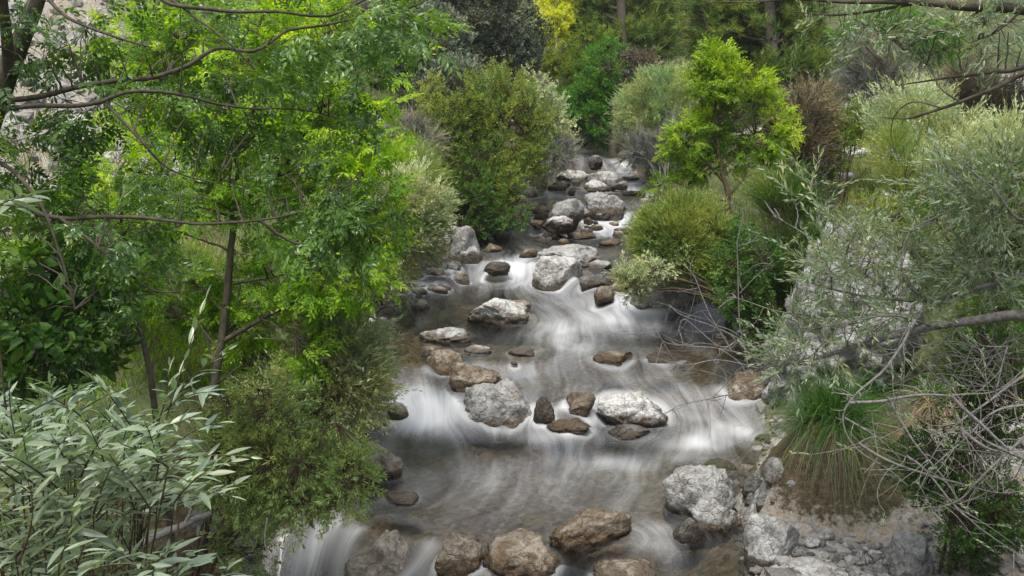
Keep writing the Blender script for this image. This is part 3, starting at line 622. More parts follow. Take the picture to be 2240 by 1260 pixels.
def build_water():
    Y = np.arange(4.5, YEND+3.5, .04); T = np.linspace(-.12, 1.12, 170)
    gy, gt = np.meshgrid(Y, T, indexing='ij'); a, b = xl(gy), xr(gy); gx = a+(b-a)*gt
    z, sl, fo = stepvals(gx, gy)
    wd = (b-a)
    psi = gx - (.55*(a+b)/2) + 0
    pert = np.zeros_like(psi); lee = np.zeros_like(psi); bump = np.zeros_like(psi)
    for (cx, cy, ra, rb, rc, ins) in ROCKINFO:
        if not ins: continue
        dx, dy = gx-cx, (gy-cy)*ra/max(rb, .05); r2 = dx*dx+dy*dy; R2 = ra*ra
        pert -= dx*R2/np.maximum(r2, R2)*.8
        dn = (cy-gy)
        lee = np.maximum(lee, np.exp(-(dx/(ra*.8))**2)*np.where(dn > 0, np.exp(-dn/(ra*3)), 0)*.5)
        bump += .018*ra/.4*np.exp(-((gx-cx)**2/(ra*1.1)**2+((gy-cy-rb*1.1)/(.35*ra+.05))**2))
        fo = fo + np.exp(-((np.sqrt(r2)-ra*1.02)/(.14*ra+.025))**2)*(.10+.32*np.clip(sl*3+.25*fo, 0, 1))
    psi = psi+pert
    q = np.stack([gx, gy*.8, 0*gx], -1)
    psi = psi + .16*fbm(q*.6, 2, 60)+.03*fbm(q*2.5, 2, 61)
    for (u, v, ru, rv, s) in FOAM_SHEEN:
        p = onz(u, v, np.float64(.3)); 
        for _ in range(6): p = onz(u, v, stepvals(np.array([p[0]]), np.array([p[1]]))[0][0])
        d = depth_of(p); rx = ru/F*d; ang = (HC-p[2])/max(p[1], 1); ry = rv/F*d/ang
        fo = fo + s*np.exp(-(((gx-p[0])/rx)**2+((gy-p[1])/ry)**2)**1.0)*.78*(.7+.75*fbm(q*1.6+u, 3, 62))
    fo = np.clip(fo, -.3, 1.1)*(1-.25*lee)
    qf = np.stack([psi*3.2, gy*.9, 0*gx], -1); qg = np.stack([gx*1.5, gy*1.5, 0*gx], -1)
    z = z + bump + .022*fbm(qf, 3, 63)*(.4+1.6*np.clip(sl*2+fo, 0, 1)) + .012*fbm(qg, 3, 64)
    V = np.stack([gx, gy, z], -1).reshape(-1, 3); ny, nx = gx.shape
    i = (np.arange(ny-1)[:, None]*nx+np.arange(nx-1)[None]).ravel()
    mb = MB(); mb.add(V, None, np.stack([i, i+1, i+nx+1, i+nx], -1))
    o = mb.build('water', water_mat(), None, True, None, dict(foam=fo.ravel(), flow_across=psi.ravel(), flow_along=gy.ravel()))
    tag(o, kind='structure')
build_water()

# ------------------------------------------------------------------ foliage tools
def frames(A, roll):
    A = norm(A); up = np.tile([0., 0, 1], (len(A), 1)); up[np.abs(A[:, 2]) > .97] = [0, 1, 0]
    Yv = norm(np.cross(up, A)); Z = np.cross(A, Yv)
    c, s = np.cos(roll)[:, None], np.sin(roll)[:, None]
    return A, c*Yv+s*Z, -s*Yv+c*Z
def inst(mb, temps, P, A, S, roll, tint, jit=.18):
    n = len(P)
    if n == 0: return
    which = RNG.integers(0, len(temps), n); X, Yv, Z = frames(A, roll); S = np.broadcast_to(S, (n,)); tint = np.broadcast_to(tint, (n,))
    for k, (V, Fc, lid) in enumerate(temps):
        j = np.where(which == k)[0]
        if len(j) == 0: continue
        W = V[None, :, 0:1]*X[j, None]+V[None, :, 1:2]*Yv[j, None]+V[None, :, 2:3]*Z[j, None]
        W = W*S[j, None, None]+P[j, None]
        nl = lid.max()+1
        t = np.clip(tint[j, None]+RNG.normal(0, jit, (len(j), nl)), 0, 1)[:, lid]
        FF = Fc[None]+(np.arange(len(j))*len(V))[:, None, None]
        mb.add(W.reshape(-1, 3), FF.reshape(-1, 3), None, t.ravel())
def leaf(L, Wd, fold=.25, curl=.15, n=2):
    """one folded leaf along +x, n cross sections"""
    xs = np.linspace(0, 1, n+2); V = [[0, 0, 0]]
    for x in xs[1:-1]:
        ww = Wd*(math.sin(math.pi*x**.8))**.9*.5; z = -curl*L*x*x
        V += [[x*L, ww, z+fold*ww], [x*L, 0, z], [x*L, -ww, z+fold*ww]]
    V.append([L, 0, -curl*L]); V = np.array(V); Fc = [[0, 2, 1], [0, 3, 2]]
    for k in range(n-1):
        a, b = 1+3*k, 4+3*k
        Fc += [[a, a+1, b], [a+1, b+1, b], [a+1, a+2, b+1], [a+2, b+2, b+1]]
    a = 1+3*(n-1); t = 1+3*n; Fc += [[a, a+1, t], [a+1, a+2, t]]
    return V, np.array(Fc)
def rotm(yaw, pitch, roll):
    cy, sy, cp, sp, cr, sr = math.cos(yaw), math.sin(yaw), math.cos(pitch), math.sin(pitch), math.cos(roll), math.sin(roll)
    Rz = np.array([[cy, -sy, 0], [sy, cy, 0], [0, 0, 1]]); Ry = np.array([[cp, 0, sp], [0, 1, 0], [-sp, 0, cp]]); Rx = np.array([[1, 0, 0], [0, cr, -sr], [0, sr, cr]])
    return Rz@Ry@Rx
def assemble(items):
    Vs, Fs, ids, k = [], [], [], 0
    for i, (V, Fc) in enumerate(items):
        Vs.append(V); Fs.append(Fc+k); ids.append(np.full(len(V), i)); k += len(V)
    return np.concatenate(Vs), np.concatenate(Fs), np.concatenate(ids)
def stick(P0, P1, r):
    d = norm(np.array(P1)-np.array(P0)); a = norm(np.cross(d, [.3, .2, 1.])); b = np.cross(d, a)
    V = [P0+r*a, P0+r*(-.5*a+.87*b), P0+r*(-.5*a-.87*b), np.array(P1, float)]
    return np.array(V), np.array([[0, 1, 3], [1, 2, 3], [2, 0, 3]])
def t_ash(r):
    """a twig with several pinnate leaves, unit length about 1"""
    it = [stick(np.zeros(3), np.array([.55, 0, 0]), .012)]
    for k in range(5):
        base = np.array([.12+.11*k, 0, 0.]); yaw = (1 if k % 2 else -1)*r.uniform(.5, 1.1)*(0.2 if k == 4 else 1); R = rotm(yaw, r.uniform(-.2, .5), r.uniform(-.5, .5))
        Lr = r.uniform(.42, .6); np_ = 4
        for q in range(np_+1):
            for sgn in ((1, -1) if q < np_ else (0,)):
                V, Fc = leaf(r.uniform(.17, .22), .092, .3, r.uniform(.0, .35), 1)
                W = V@rotm(sgn*r.uniform(.75, 1.05), r.uniform(-.15, .35), sgn*r.uniform(-.2, .5)).T
                x = Lr*(.25+.75*q/np_); W = W+np.array([x, 0, -.25*x*x]); it.append((W@R.T+base, Fc))
    return assemble(it)
def t_willow(r, nl=15, L=.26, Wd=.05, n=2, spread=.75):
    it = [stick(np.zeros(3), np.array([1., 0, -.06]), .009)]
    for k in range(nl):
        x = .08+.92*k/nl; az = k*2.4+r.uniform(-.4, .4); V, Fc = leaf(L*r.uniform(.7, 1.1)*(1-.35*max(0, x-.6)/.4), Wd*r.uniform(.8, 1.15), r.uniform(.1, .45), r.uniform(-.05, .4), n)
        W = V@rotm(0, -spread*r.uniform(.6, 1.2), r.uniform(-.5, .5)).T
        c, s = math.cos(az), math.sin(az); W = W@np.array([[1, 0, 0], [0, c, -s], [0, s, c]]).T
        it.append((W+np.array([x, 0, -.06*x*x]), Fc))
    return assemble(it)
def t_small(r, nl=26, L=.2, Wd=.1, n=1, rad=.32):
    it = []
    for k in range(nl):
        x = r.uniform(.05, 1); az = r.uniform(0, 6.28); V, Fc = leaf(L*r.uniform(.6, 1.2), Wd*r.uniform(.7, 1.2), r.uniform(0, .4), r.uniform(0, .3), n)
        W = V@rotm(r.uniform(-.7, .7), -r.uniform(.1, 1.2), r.uniform(-1, 1)).T
        c, s = math.cos(az), math.sin(az); Rx = np.array([[1, 0, 0], [0, c, -s], [0, s, c]])
        W = (W+np.array([0, 0, r.uniform(0, rad)*(1.1-x)]))@Rx.T
        it.append((W+np.array([x*.8, 0, 0]), Fc))
    return assemble(it)
def needle(P, d, L, wd, r):
    d = norm(np.array(d)); s = norm(np.cross(d, r.normal(size=3)))*wd
    return np.array([P-s, P+s, P+d*L]), np.array([[0, 1, 2]])
def t_pine(r):
    it = [stick(np.zeros(3), np.array([.8, 0, 0]), .02)]
    for k in range(46):
        x = r.uniform(.1, .9); az = r.uniform(0, 6.28); t = r.uniform(.5, 1.1)
        it.append(needle(np.array([x, 0, 0]), [math.cos(t), math.sin(t)*math.cos(az), math.sin(t)*math.sin(az)+.2], r.uniform(.35, .5), .02, r))
    return assemble(it)
def t_broom(r, nb=16, leaves=2, wd=.008):
    """a feathery spray of thin upright shoots with needle leaves"""
    it = []
    for k in range(nb):
        y, z = r.normal(0, .16), r.normal(0, .16); d = np.array([1, y*1.6, z*1.6]); P0 = np.array([r.uniform(0, .45), y*.4, z*.4]); L = r.uniform(.4, .75)
        it.append(needle(P0, d, L, wd, r))
        for q in range(leaves):
            t = r.uniform(.2, .95); az = r.uniform(0, 6.28)
            it.append(needle(P0+norm(d)*L*t, [.8, .55*math.cos(az), .55*math.sin(az)], r.uniform(.10, .18), wd*1.3, r))
    return assemble(it)
def t_twigs(r, nb=9):
    it = []
    for k in range(nb):
        d = np.array([1, r.normal(0, .35), r.normal(0, .35)]); P0 = np.array([r.uniform(0, .3), 0, 0]); it.append(stick(P0, P0+norm(d)*r.uniform(.4, .9), .010))
        P1 = P0+norm(d)*.3; it.append(stick(P1, P1+norm(d+r.normal(0, .5, 3))*r.uniform(.2, .45), .007))
    return assemble(it)
_r = np.random.default_rng(3)
T_ASH = [t_ash(_r) for _ in range(5)]
T_WILL = [t_willow(_r) for _ in range(5)]
T_WILF = [t_willow(_r, 15, .34, .075, 4, .85) for _ in range(6)]
T_SMALL = [t_small(_r) for _ in range(5)]
T_OAK = [t_small(_r, 26, .24, .15, 1, .4) for _ in range(5)]
T_OVATE = [t_small(_r, 14, .34, .22, 2, .4) for _ in range(4)]
T_NARROW = [t_small(_r, 30, .24, .055, 1, .25) for _ in range(5)]
T_PINE = [t_pine(_r) for _ in range(4)]
T_BROOM = [t_broom(_r) for _ in range(5)]
T_BROOML = [t_broom(_r, 12, 7, .011) for _ in range(5)]
T_TWIG = [t_twigs(_r) for _ in range(5)]

def catmull(P, k=6):
    P = np.asarray(P, float)
    if len(P) < 3: return np.linspace(P[0], P[-1], k+1)
    Q = np.vstack([2*P[0]-P[1], P, 2*P[-1]-P[-2]]); out = []
    for i in range(len(P)-1):
        a, b, c, d = Q[i:i+4]
        for t in np.linspace(0, 1, k, endpoint=False):
            out.append(.5*((2*b)+(-a+c)*t+(2*a-5*b+4*c-d)*t*t+(-a+3*b-3*c+d)*t**3))
    out.append(P[-1]); return np.array(out)
def tubes(mb, PP, R, ns=5, tint=.5):
    """PP (N,K,3) centre lines, R (N,K) radii"""
    PP = np.asarray(PP, float); N, K, _ = PP.shape; R = np.broadcast_to(R, (N, K))
    T = np.gradient(PP, axis=1); T = norm(T); ref = np.array([.31, .17, .93]); A = norm(np.cross(T, ref)); B = np.cross(T, A)
    th = np.arange(ns)*2*math.pi/ns
    V = PP[:, :, None]+R[:, :, None, None]*(np.cos(th)[None, None, :, None]*A[:, :, None]+np.sin(th)[None, None, :, None]*B[:, :, None])
    base = (np.arange(N)*K*ns)[:, None, None]; k = np.arange(K-1)[None, :, None]*ns; s = np.arange(ns)[None, None]; s2 = (s+1) % ns
    Fq = np.stack([base+k+s, base+k+s2, base+k+ns+s2, base+k+ns+s], -1).reshape(-1, 4)
    mb.add(V.reshape(-1, 3), None, Fq, tint)
def bez(P0, Pc, P1, K):
    t = np.linspace(0, 1, K)[None, :, None]
    return (1-t)**2*P0[:, None]+2*t*(1-t)*Pc[:, None]+t*t*P1[:, None]
def ribbons(mb, P, D, L, Wd, droop=.5, seg=3, tint=.5, jit=.0, lie=False):
    """thin bending blades"""
    N = len(P); D = norm(D); L = np.broadcast_to(L, (N,)); droop = np.broadcast_to(droop, (N,)); Wd = np.broadcast_to(Wd, (N,))
    side = norm(np.cross(D, np.array([0, 0, 1.])+RNG.normal(0, .5, (N, 3)))); t = np.linspace(0, 1, seg+1)
    C = P[:, None]+D[:, None]*(L[:, None]*t)[..., None]+side[:, None]*(RNG.normal(0, .16, N)*L)[:, None, None]*(t**2)[None, :, None]; C[..., 2] -= (droop*L)[:, None]*t**2.2
    if lie: C[..., 2] = np.maximum(C[..., 2], ground(C[..., 0], C[..., 1])+.012+RNG.random((N, 1))*.05)      # tips rest on the ground
    wv = (Wd[:, None]*(1-t**1.5)*.5)
    Vl, Vr = C-side[:, None]*wv[..., None], C+side[:, None]*wv[..., None]
    V = np.stack([Vl[:, :-1], Vr[:, :-1]], 2).reshape(N, -1, 3); V = np.concatenate([V, C[:, -1:]], 1); nv = 2*seg+1
    Fq = np.array([[2*k, 2*k+1, 2*k+3, 2*k+2] for k in range(seg-1)]).reshape(-1, 4); F3 = np.array([[2*seg-2, 2*seg-1, 2*seg]])
    b = (np.arange(N)*nv)[:, None, None]
    tn = np.clip(np.broadcast_to(tint, (N,))+RNG.normal(0, jit, N), 0, 1)
    mb.add(V.reshape(-1, 3), (F3[None]+b).reshape(-1, 3), (Fq[None]+b).reshape(-1, 4), np.repeat(tn, nv))
def ells(L, D):
    """pixel ellipses (u,v,ru,rv[,depth shift[,depth radius px]]) at depth D -> world ellipsoids"""
    out = []
    for e in L:
        u, v, ru, rv = e[:4]; dd = e[4] if len(e) > 4 else 0; d = D+dd; c = at(u, v, d); rd = (e[5] if len(e) > 5 else (ru+rv)/2)*d/F
        out.append((c, np.array([ru*d/F, rd, rv*d/F])))
    return out
def sample(E, n, bias=.42, clump=0., cfreq=1.5, cut=0.0):
    wt = np.array([(r.prod())**(2/3) for c, r in E]); wt /= wt.sum()
    P, Nn = [], []
    need = n
    while need > 0:
        k = RNG.choice(len(E), need*2, p=wt); d = norm(RNG.normal(size=(need*2, 3))); rr = RNG.random(need*2)**bias
        C = np.array([E[i][0] for i in k]); R = np.array([E[i][1] for i in k]); p = C+d*R*rr[:, None]; p = C+(p-C)*(1+.34*fbm(p*2.2/np.mean(R), 2, 33)+np.where(RNG.random(need*2) < .05, RNG.uniform(.1, .4, need*2), 0))[:, None]
        ok = np.ones(len(p), bool)
        if clump > 0: ok = fbm(p*cfreq, 3, 77) > (clump-1)*.8+RNG.normal(0, .12, len(p))
        p, d = p[ok], d[ok]; P.append(p[:need]); Nn.append((d*R[ok]**-1)[:need]); need -= min(need, len(p))
    return np.concatenate(P), norm(np.concatenate(Nn))
def nearest(P, Q):
    out = np.zeros(len(P), int)
    for i in range(0, len(P), 2000):
        d = ((P[i:i+2000, None]-Q[None])**2).sum(-1); out[i:i+2000] = d.argmin(1)
    return out
def limb(pts, D, r0, r1, wig=.0, k=6):
    """a limb given as pixels (u,v[,depth]) -> world centre line and radii"""
    P = np.array([at(p[0], p[1], p[2] if len(p) > 2 else D) for p in pts]); C = catmull(P, k)
    if wig: C = C+wig*np.stack([fbm(C*3+s*9, 2, 88+s) for s in range(3)], -1)
    return C, np.linspace(r0, r1, len(C))
def plant(name, label, cat, group, base, limbs, E, nspray, temps, size, lm, bm, nbr=20, tint=.5, tjit=.16, up=.25, out=.7, droop=.0, bias=.42, clump=.55, cfreq=1.5, br=(.02, .006), tw=.004, crown='crown', stem='trunk', twigs=True, grad=0.35, rollj=.6, sizej=.25):
    root = empty(name, base, label, cat, group)
    mb = MB(); skel = []; lim = list(limbs)
    for C, R in lim:
        tubes(mb, C[None], R[None], 7); skel.append(C)
    if not lim:
        b = np.asarray(base, float); tg, _ = sample(E, max(6, nbr//3), .8); N = len(tg)
        P0 = b+RNG.normal(0, .06, (N, 3))*np.array([1, 1, .1]); Pc = P0*.55+tg*.45+np.array([0, 0, .3])*np.linalg.norm(tg-P0, axis=1)[:, None]
        L = bez(P0, Pc, tg, 10); tubes(mb, L, np.linspace(br[0]*1.4, br[1]*1.2, 10)[None], 5); skel.append(L.reshape(-1, 3))
    S = np.concatenate(skel)
    if nbr:
        tg, _ = sample(E, nbr, .6); j = np.array([((np.linalg.norm(S-t, axis=1)+1.2*np.clip(S[:, 2]-t[2]+.15, 0, None))).argmin() for t in tg]); P0 = S[j]
        Ln = np.linalg.norm(tg-P0, axis=1)[:, None]; Pc = (P0+tg)/2+np.array([0, 0, .14])*Ln+RNG.normal(0, .08, tg.shape)*Ln
        B = bez(P0, Pc, tg, 9); B[:, 1:-1] += RNG.normal(0, .012, B[:, 1:-1].shape)*Ln[:, None]
        tubes(mb, B, np.linspace(br[0], br[1], 9)[None], 5); S = np.concatenate([S, B[:, 2:].reshape(-1, 3)])
    P, Nn = sample(E, nspray, bias, clump, cfreq); j = nearest(P, S); Q = S[j]
    if twigs:
        Pc = (P+Q)/2+RNG.normal(0, .06, P.shape)*np.linalg.norm(P-Q, axis=1)[:, None]
        tubes(mb, bez(Q, Pc, P, 4), np.linspace(tw*1.6, tw, 4)[None], 3)
    A = norm(.5*norm(P-Q+1e-6)+out*Nn+RNG.normal(0, .35, P.shape)+np.array([0, 0, up-droop]))
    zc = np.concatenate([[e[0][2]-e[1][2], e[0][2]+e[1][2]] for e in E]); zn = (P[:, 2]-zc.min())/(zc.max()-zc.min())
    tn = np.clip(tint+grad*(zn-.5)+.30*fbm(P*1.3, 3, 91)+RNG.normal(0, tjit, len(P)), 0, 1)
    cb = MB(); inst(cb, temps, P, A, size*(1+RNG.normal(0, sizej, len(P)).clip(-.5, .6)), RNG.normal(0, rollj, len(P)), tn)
    mb.build(stem, bm, root, True); cb.build(crown, lm, root)
    return root

def G(u, v):
    p = onground(u, v); return p, depth_of(p)
def under(u, D, sink=.02):
    p = at(u, 630, D); return np.array([p[0], p[1], float(ground(p[0], p[1]))-sink])
def rootdown(u, D, limbs, r):
    """a stem that carries limbs from the ground up to a given point"""
    return under(u, D)

# ------------------------------------------------------------------ left bank, near: the big ash reaching in from the left edge
D = 7.2
A_L = [limb([(-190,900,7.3),(-150,700,7.3),(-90,470,7.2),(0,205,7.1),(45,90,7.0),(90,-30,6.9),(150,-260,6.9)], D, .10, .04)]
b0 = under(-200, 7.3); A_L[0] = (np.vstack([b0, A_L[0][0]]), np.concatenate([[.12], A_L[0][1]]))
for pts, r0, r1 in [([(-30,222,7.1),(80,213,7.0),(200,182,6.9),(320,170,6.9),(400,150,6.9),(470,105,7),(560,112,7),(640,66,7.1),(750,50,7.2),(880,24,7.3),(960,-10,7.4)], .020, .005),
  ([(-20,262,7.0),(0,240,7.0),(80,231,6.8),(200,226,6.7),(290,200,6.7),(400,210,6.8),(500,231,7),(640,238,7.2),(760,262,7.3)], .020, .004),
  ([(300,-60,7.2),(355,0,7.1),(420,18,7),(520,24,7),(600,25,7),(720,36,7.1),(800,2,7.2),(850,-30,7.2)], .015, .006),
  ([(375,0,7.1),(430,40,7),(480,75,6.9),(530,120,6.9),(560,150,7)], .010, .004),
  ([(95,-10,6.9),(150,40,6.8),(250,80,6.7),(330,102,6.7)], .014, .005),
  ([(-60,430,7.1),(60,462,6.9),(140,477,6.8),(250,474,6.8),(360,482,6.8),(460,488,6.9),(570,483,7),(660,460,7.1),(730,430,7.2),(790,375,7.3)], .017, .004),
  ([(570,484,7),(640,530,7.1),(720,550,7.2),(770,520,7.3),(805,480,7.3)], .011, .004),
  ([(130,475,6.8),(200,530,6.7),(280,600,6.7),(350,640,6.8),(450,632,6.9)], .012, .004),
  ([(230,226,6.7),(300,300,6.6),(370,370,6.7),(480,402,6.8)], .010, .004),
  ([(20,160,7),(0,-20,6.6),(-40,-160,6.5)], .04, .02),
  ([(-60,330,7.1),(20,370,6.8),(90,450,6.6),(130,560,6.6),(160,680,6.6)], .016, .005)]:
    A_L.append(limb(pts, D, r0, r1, .012))
EA = ells([(150,90,190,130,-.2),(450,110,250,110,-.1),(760,55,190,75,.1),(730,215,150,65,.1),(450,250,260,70,-.1),(60,360,110,110,-.2),(660,400,210,80,0),(785,475,75,85,.2),(250,470,210,90,-.2),(90,560,120,120,-.2),(700,500,150,50,0),(260,620,170,50,-.2),(70,720,110,110,-.2),(860,20,110,45,.2),(-120,300,120,300)], D)
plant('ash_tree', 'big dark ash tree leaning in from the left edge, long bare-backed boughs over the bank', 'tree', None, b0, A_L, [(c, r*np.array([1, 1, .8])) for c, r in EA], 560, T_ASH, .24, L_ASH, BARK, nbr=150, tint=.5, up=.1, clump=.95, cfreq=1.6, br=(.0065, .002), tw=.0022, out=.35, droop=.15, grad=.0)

# bright young ash behind it
D = 10.2; b1 = under(455, D)
AB = [limb([(455,925),(475,800),(497,640),(505,570),(512,470),(520,380),(518,280),(528,180),(565,60),(600,-60)], D, .044, .010, .01)]
AB[0] = (np.vstack([b1, AB[0][0]]), np.concatenate([[.06], AB[0][1]]))
for pts, r0, r1 in [([(487,745),(570,700),(650,655),(740,610),(830,560)], .026, .006), ([(510,620),(600,605),(700,590)], .014, .004), ([(507,500),(500,420),(507,330),(500,250)], .018, .006), ([(515,450),(600,390),(660,300),(720,180)], .022, .006), ([(510,430),(430,330),(380,220),(350,120)], .018, .006), ([(520,330),(640,230),(760,160)], .016, .005)]:
    AB.append(limb(pts, D, r0, r1, .01))
EB = ells([(640,110,190,140),(740,300,140,140),(560,310,190,150,.3),(790,420,75,110,-.2),(400,400,150,160,.1),(810,535,50,70,-.2),(700,600,150,80,-.1),(560,640,150,100,.5),(600,740,120,80,.4),(670,760,50,50,-.2),(330,190,130,130,.3),(420,100,120,110,.3),(390,640,110,110,.6)], D)
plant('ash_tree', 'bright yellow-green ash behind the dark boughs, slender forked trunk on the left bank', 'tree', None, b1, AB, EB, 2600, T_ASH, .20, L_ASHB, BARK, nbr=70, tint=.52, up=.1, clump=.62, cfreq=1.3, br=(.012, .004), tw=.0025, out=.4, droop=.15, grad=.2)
# thin saplings
for (pts, D, lab, E, n) in [([(332,850),(318,770),(292,680),(282,610),(268,520),(262,400)], 8.6, 'thin dark leaning sapling left of the bright ash trunk', [(230,640,110,80),(240,520,140,90),(300,450,110,70)], 130),
    ([(278,740),(280,660),(276,600),(262,500)], 11.5, 'thin straight sapling behind the leaning one in the grass', [(250,600,100,90),(250,480,120,90)], 160)]:
    b = under(pts[0][0]+5, D); C, R = limb(pts, D, .026, .01, .01); C = np.vstack([b, C]); R = np.concatenate([[.03], R])
    plant('sapling', lab, 'sapling', 'saplings on the left bank', b, [(C, R)], ells(E, D), n, T_ASH, .25, L_ASH if D < 10 else L_ASHB, BARK, nbr=14, tint=.55, clump=.4, br=(.006, .003), tw=.002, out=.3)
# broad-leaved bush at the left edge
D = 6.9; b = under(40, D)
plant('leafy_shrub', 'broad-leaved dark green shrub at the left edge under the ash boughs', 'shrub', None, b, [], ells([(30,640,90,120),(120,740,110,110),(60,800,100,80)], D), 170, T_OVATE, .22, L_DKGRN, BARK, nbr=16, tint=.4, clump=.4, br=(.008, .003), tw=.002)

# ------------------------------------------------------------------ the grey willow shoots in front, bottom left
def willow_front():
    root = empty('willow_shrub', under(-20, 4.0), 'grey-green willow shrub with long pointed leaves filling the bottom left corner', 'shrub')
    base = np.array(root.location); mb, cb = MB(), MB(); r = np.random.default_rng(21)
    main = [((330,1030),(380,850),(450,655),3.9),((390,860),(440,800),(500,765),3.9),((300,960),(250,860),(195,825),3.9),((120,1000),(120,900),(170,850),4.1),((60,1050),(20,930),(20,850),3.6),((330,1020),(440,985),(548,1000),3.8),
            ((300,1060),(400,1040),(505,1010),3.9),((300,1100),(410,1060),(505,1085),3.7),((350,1000),(420,930),(480,925),3.9),((360,900),(420,850),(460,860),3.9),((330,950),(370,890),(370,800),4.0),((200,1000),(230,900),(250,870),4.0),
            ((200,1150),(300,1060),(330,1000),3.6),((250,1250),(340,1190),(430,1215),3.5),((100,1200),(160,1100),(230,1050),3.2),((40,1230),(90,1130),(60,1050),3.0),((140,1290),(190,1220),(330,1235),2.7),((350,1300),(380,1240),(425,1235),3.4),
            ((-30,470),(10,430),(75,430),3.4),((-60,440),(0,450),(60,455),3.4),((470,1300),(490,1260),(500,1235),3.6),((130,1300),(120,1240),(150,1170),2.6)]
    shoots = []
    for a, m, t, d in main: shoots.append((at(*a, d+.15), at(*m, d+.03), at(*t, d), 1.))
    for k in range(225):
        u0 = r.uniform(-60, 400); vmin = 900 + max(0, (u0-180))*.55; v0 = r.uniform(vmin+10, 1330); d = r.uniform(3.1, 4.7)
        if u0 > 330 and v0 > 1120: continue
        L = r.uniform(90, 190)*3.6/d; an = r.uniform(-.9, 1.1); du, dv = L*math.sin(an), -L*math.cos(an)*.6
        d = d if k < 235 else r.uniform(3.4, 5.0); v0 = v0 if k < 235 else r.uniform(1100, 1400)
        shoots.append((at(u0, v0, d+.25), at(u0+du*.4, v0+dv*.6, d+r.uniform(-.05, .15)), at(u0+du, v0+dv, d+r.uniform(-.25, .1)), .9))
    P0 = np.array([s[0] for s in shoots]); Pc = np.array([s[1] for s in shoots]); P1 = np.array([s[2] for s in shoots])
    B = bez(P0, Pc, P1, 10); tubes(mb, B, np.linspace(.0038, .0014, 10)[None], 4)
    far = base[None]+RNG.normal(0, .15, (len(P0), 3))*np.array([1, 1, 0]); tubes(mb, bez(far, far*.5+P0*.5+np.array([0, 0, .25]), P0, 10)[::2], np.linspace(.009, .003, 10)[None], 4)
    LV = [leaf(1, r.uniform(.19, .25), r.uniform(.12, .4), r.uniform(.02, .35), 5) for _ in range(8)]
    LV = [(V, Fc, np.zeros(len(V), int)) for V, Fc in LV]
    P, A, S, Rl, Tn = [], [], [], [], []
    for i in range(len(B)):
        nl = r.integers(11, 17); T = norm(np.gradient(B[i], axis=0)); t0 = r.uniform(0, 1)
        for k in range(nl):
            t = .05+.95*k/(nl-1); j = t*9; j0 = min(int(j), 8); p = B[i][j0]*(1-(j-j0))+B[i][j0+1]*(j-j0); tg = T[j0]
            sd = norm(np.cross(tg, [0, 0, 1.]))*(1 if k % 2 else -1); upv = np.cross(sd, tg)
            az = r.normal(0, .55); dirn = norm(tg*r.uniform(.4, 1.2)+r.normal(0, .22, 3)+sd*math.cos(az)+np.array([0, 0, 1])*(.25*math.sin(az)+r.uniform(-.35, .85)))
            if k == nl-1: dirn = tg
            P.append(p); A.append(dirn); S.append(r.uniform(.06, .118)*(1-.45*max(0, t-.7)/.3)); Rl.append(r.normal(0, .45)); Tn.append(.5+.3*(t-.5)+r.normal(0, .12))
    inst(cb, LV, np.array(P), np.array(A), np.array(S), np.array(Rl), np.array(Tn).clip(0, 1), .08)
    mb.build('shoots', BARKB, root, True); cb.build('leaves', L_WILF, root)
willow_front()

# ------------------------------------------------------------------ left bank shrubs over the water
def shrub(name, label, D, base_u, E, n, temps, size, lm, bm=BARKG, grp=None, cat='shrub', **kw):
    b = under(base_u, D) if not isinstance(D, tuple) else D[0]
    if isinstance(D, tuple): D = D[1]
    if xl(b[1])-.1 < b[0] < xr(b[1])+.1 and b[1] < YEND+2:
        x = xl(b[1])-.18 if b[0]-xl(b[1]) < xr(b[1])-b[0] else xr(b[1])+.18; b = np.array([x, b[1], float(ground(x, b[1]))-.02])
    k = dict(nbr=24, clump=.5, br=(.012, .004), tw=.003, tint=.5); k.update(kw)
    EE = ells(E, D)
    if k.pop('skirt', temps is not T_TWIG and cat == 'shrub'):
        lo = min(EE, key=lambda e: e[0][2]-e[1][2]); zb, zt = b[2]+.05, lo[0][2]
        if zt > zb+.1: EE = EE+[(np.array([lo[0][0]*.5+b[0]*.5, lo[0][1]*.5+b[1]*.5, zb*.55+zt*.45]), np.array([lo[1][0]*.8, lo[1][1]*.8, (zt-zb)*.5]))]
    return plant(name, label, cat, grp, b, [], EE, n, temps, size, lm, bm, stem='stems', crown='foliage', **k)
LB = 'shrubs on the left bank'; RB = 'shrubs on the right bank'
shrub('hanging_shrub', 'narrow-leaved shrub hanging over the near pool beneath the ash trunk', 8.9, 560, [(600,980,150,90),(690,1030,120,90),(560,900,120,80),(730,1090,70,45),(640,1110,90,40),(770,1020,50,70),(500,1010,80,90),(560,1080,90,45),(470,1070,60,50)], 1550, T_NARROW, .16, L_HANG, BARKB, LB, up=-.1, droop=.25, tint=.42, clump=.62, cfreq=2.2)
shrub('feathery_shrub', 'pale feathery shrub spilling to the left cascade beside the bright ash', 10.6, 690, [(740,790,75,80),(700,740,70,70),(790,830,40,50),(680,860,90,70),(760,880,60,40)], 1200, T_BROOML, .30, L_GREYB, BARKG, LB, up=.5, tint=.6, clump=.45, tw=.002)
shrub('low_shrub', 'mixed low green shrub at the foot of the bright ash trunk', 10.6, 590, [(590,830,90,60),(640,900,100,50),(560,930,60,50),(400,900,60,60)], 520, T_SMALL, .15, L_DKGRN, BARKB, LB, tint=.45, clump=.6, cfreq=2.)
shrub('heath_bush', 'grey-green heath bush with bare brown stems left of the tall grey boulder', (under(935, 15.6), 15.6), 935, [(910,465,55,45),(885,430,45,36),(930,505,32,40),(895,525,40,45),(945,460,24,34)], 850, T_BROOML, .30, L_GREYB, BARKG, LB, up=.6, tint=.5, clump=.35, tw=.003)
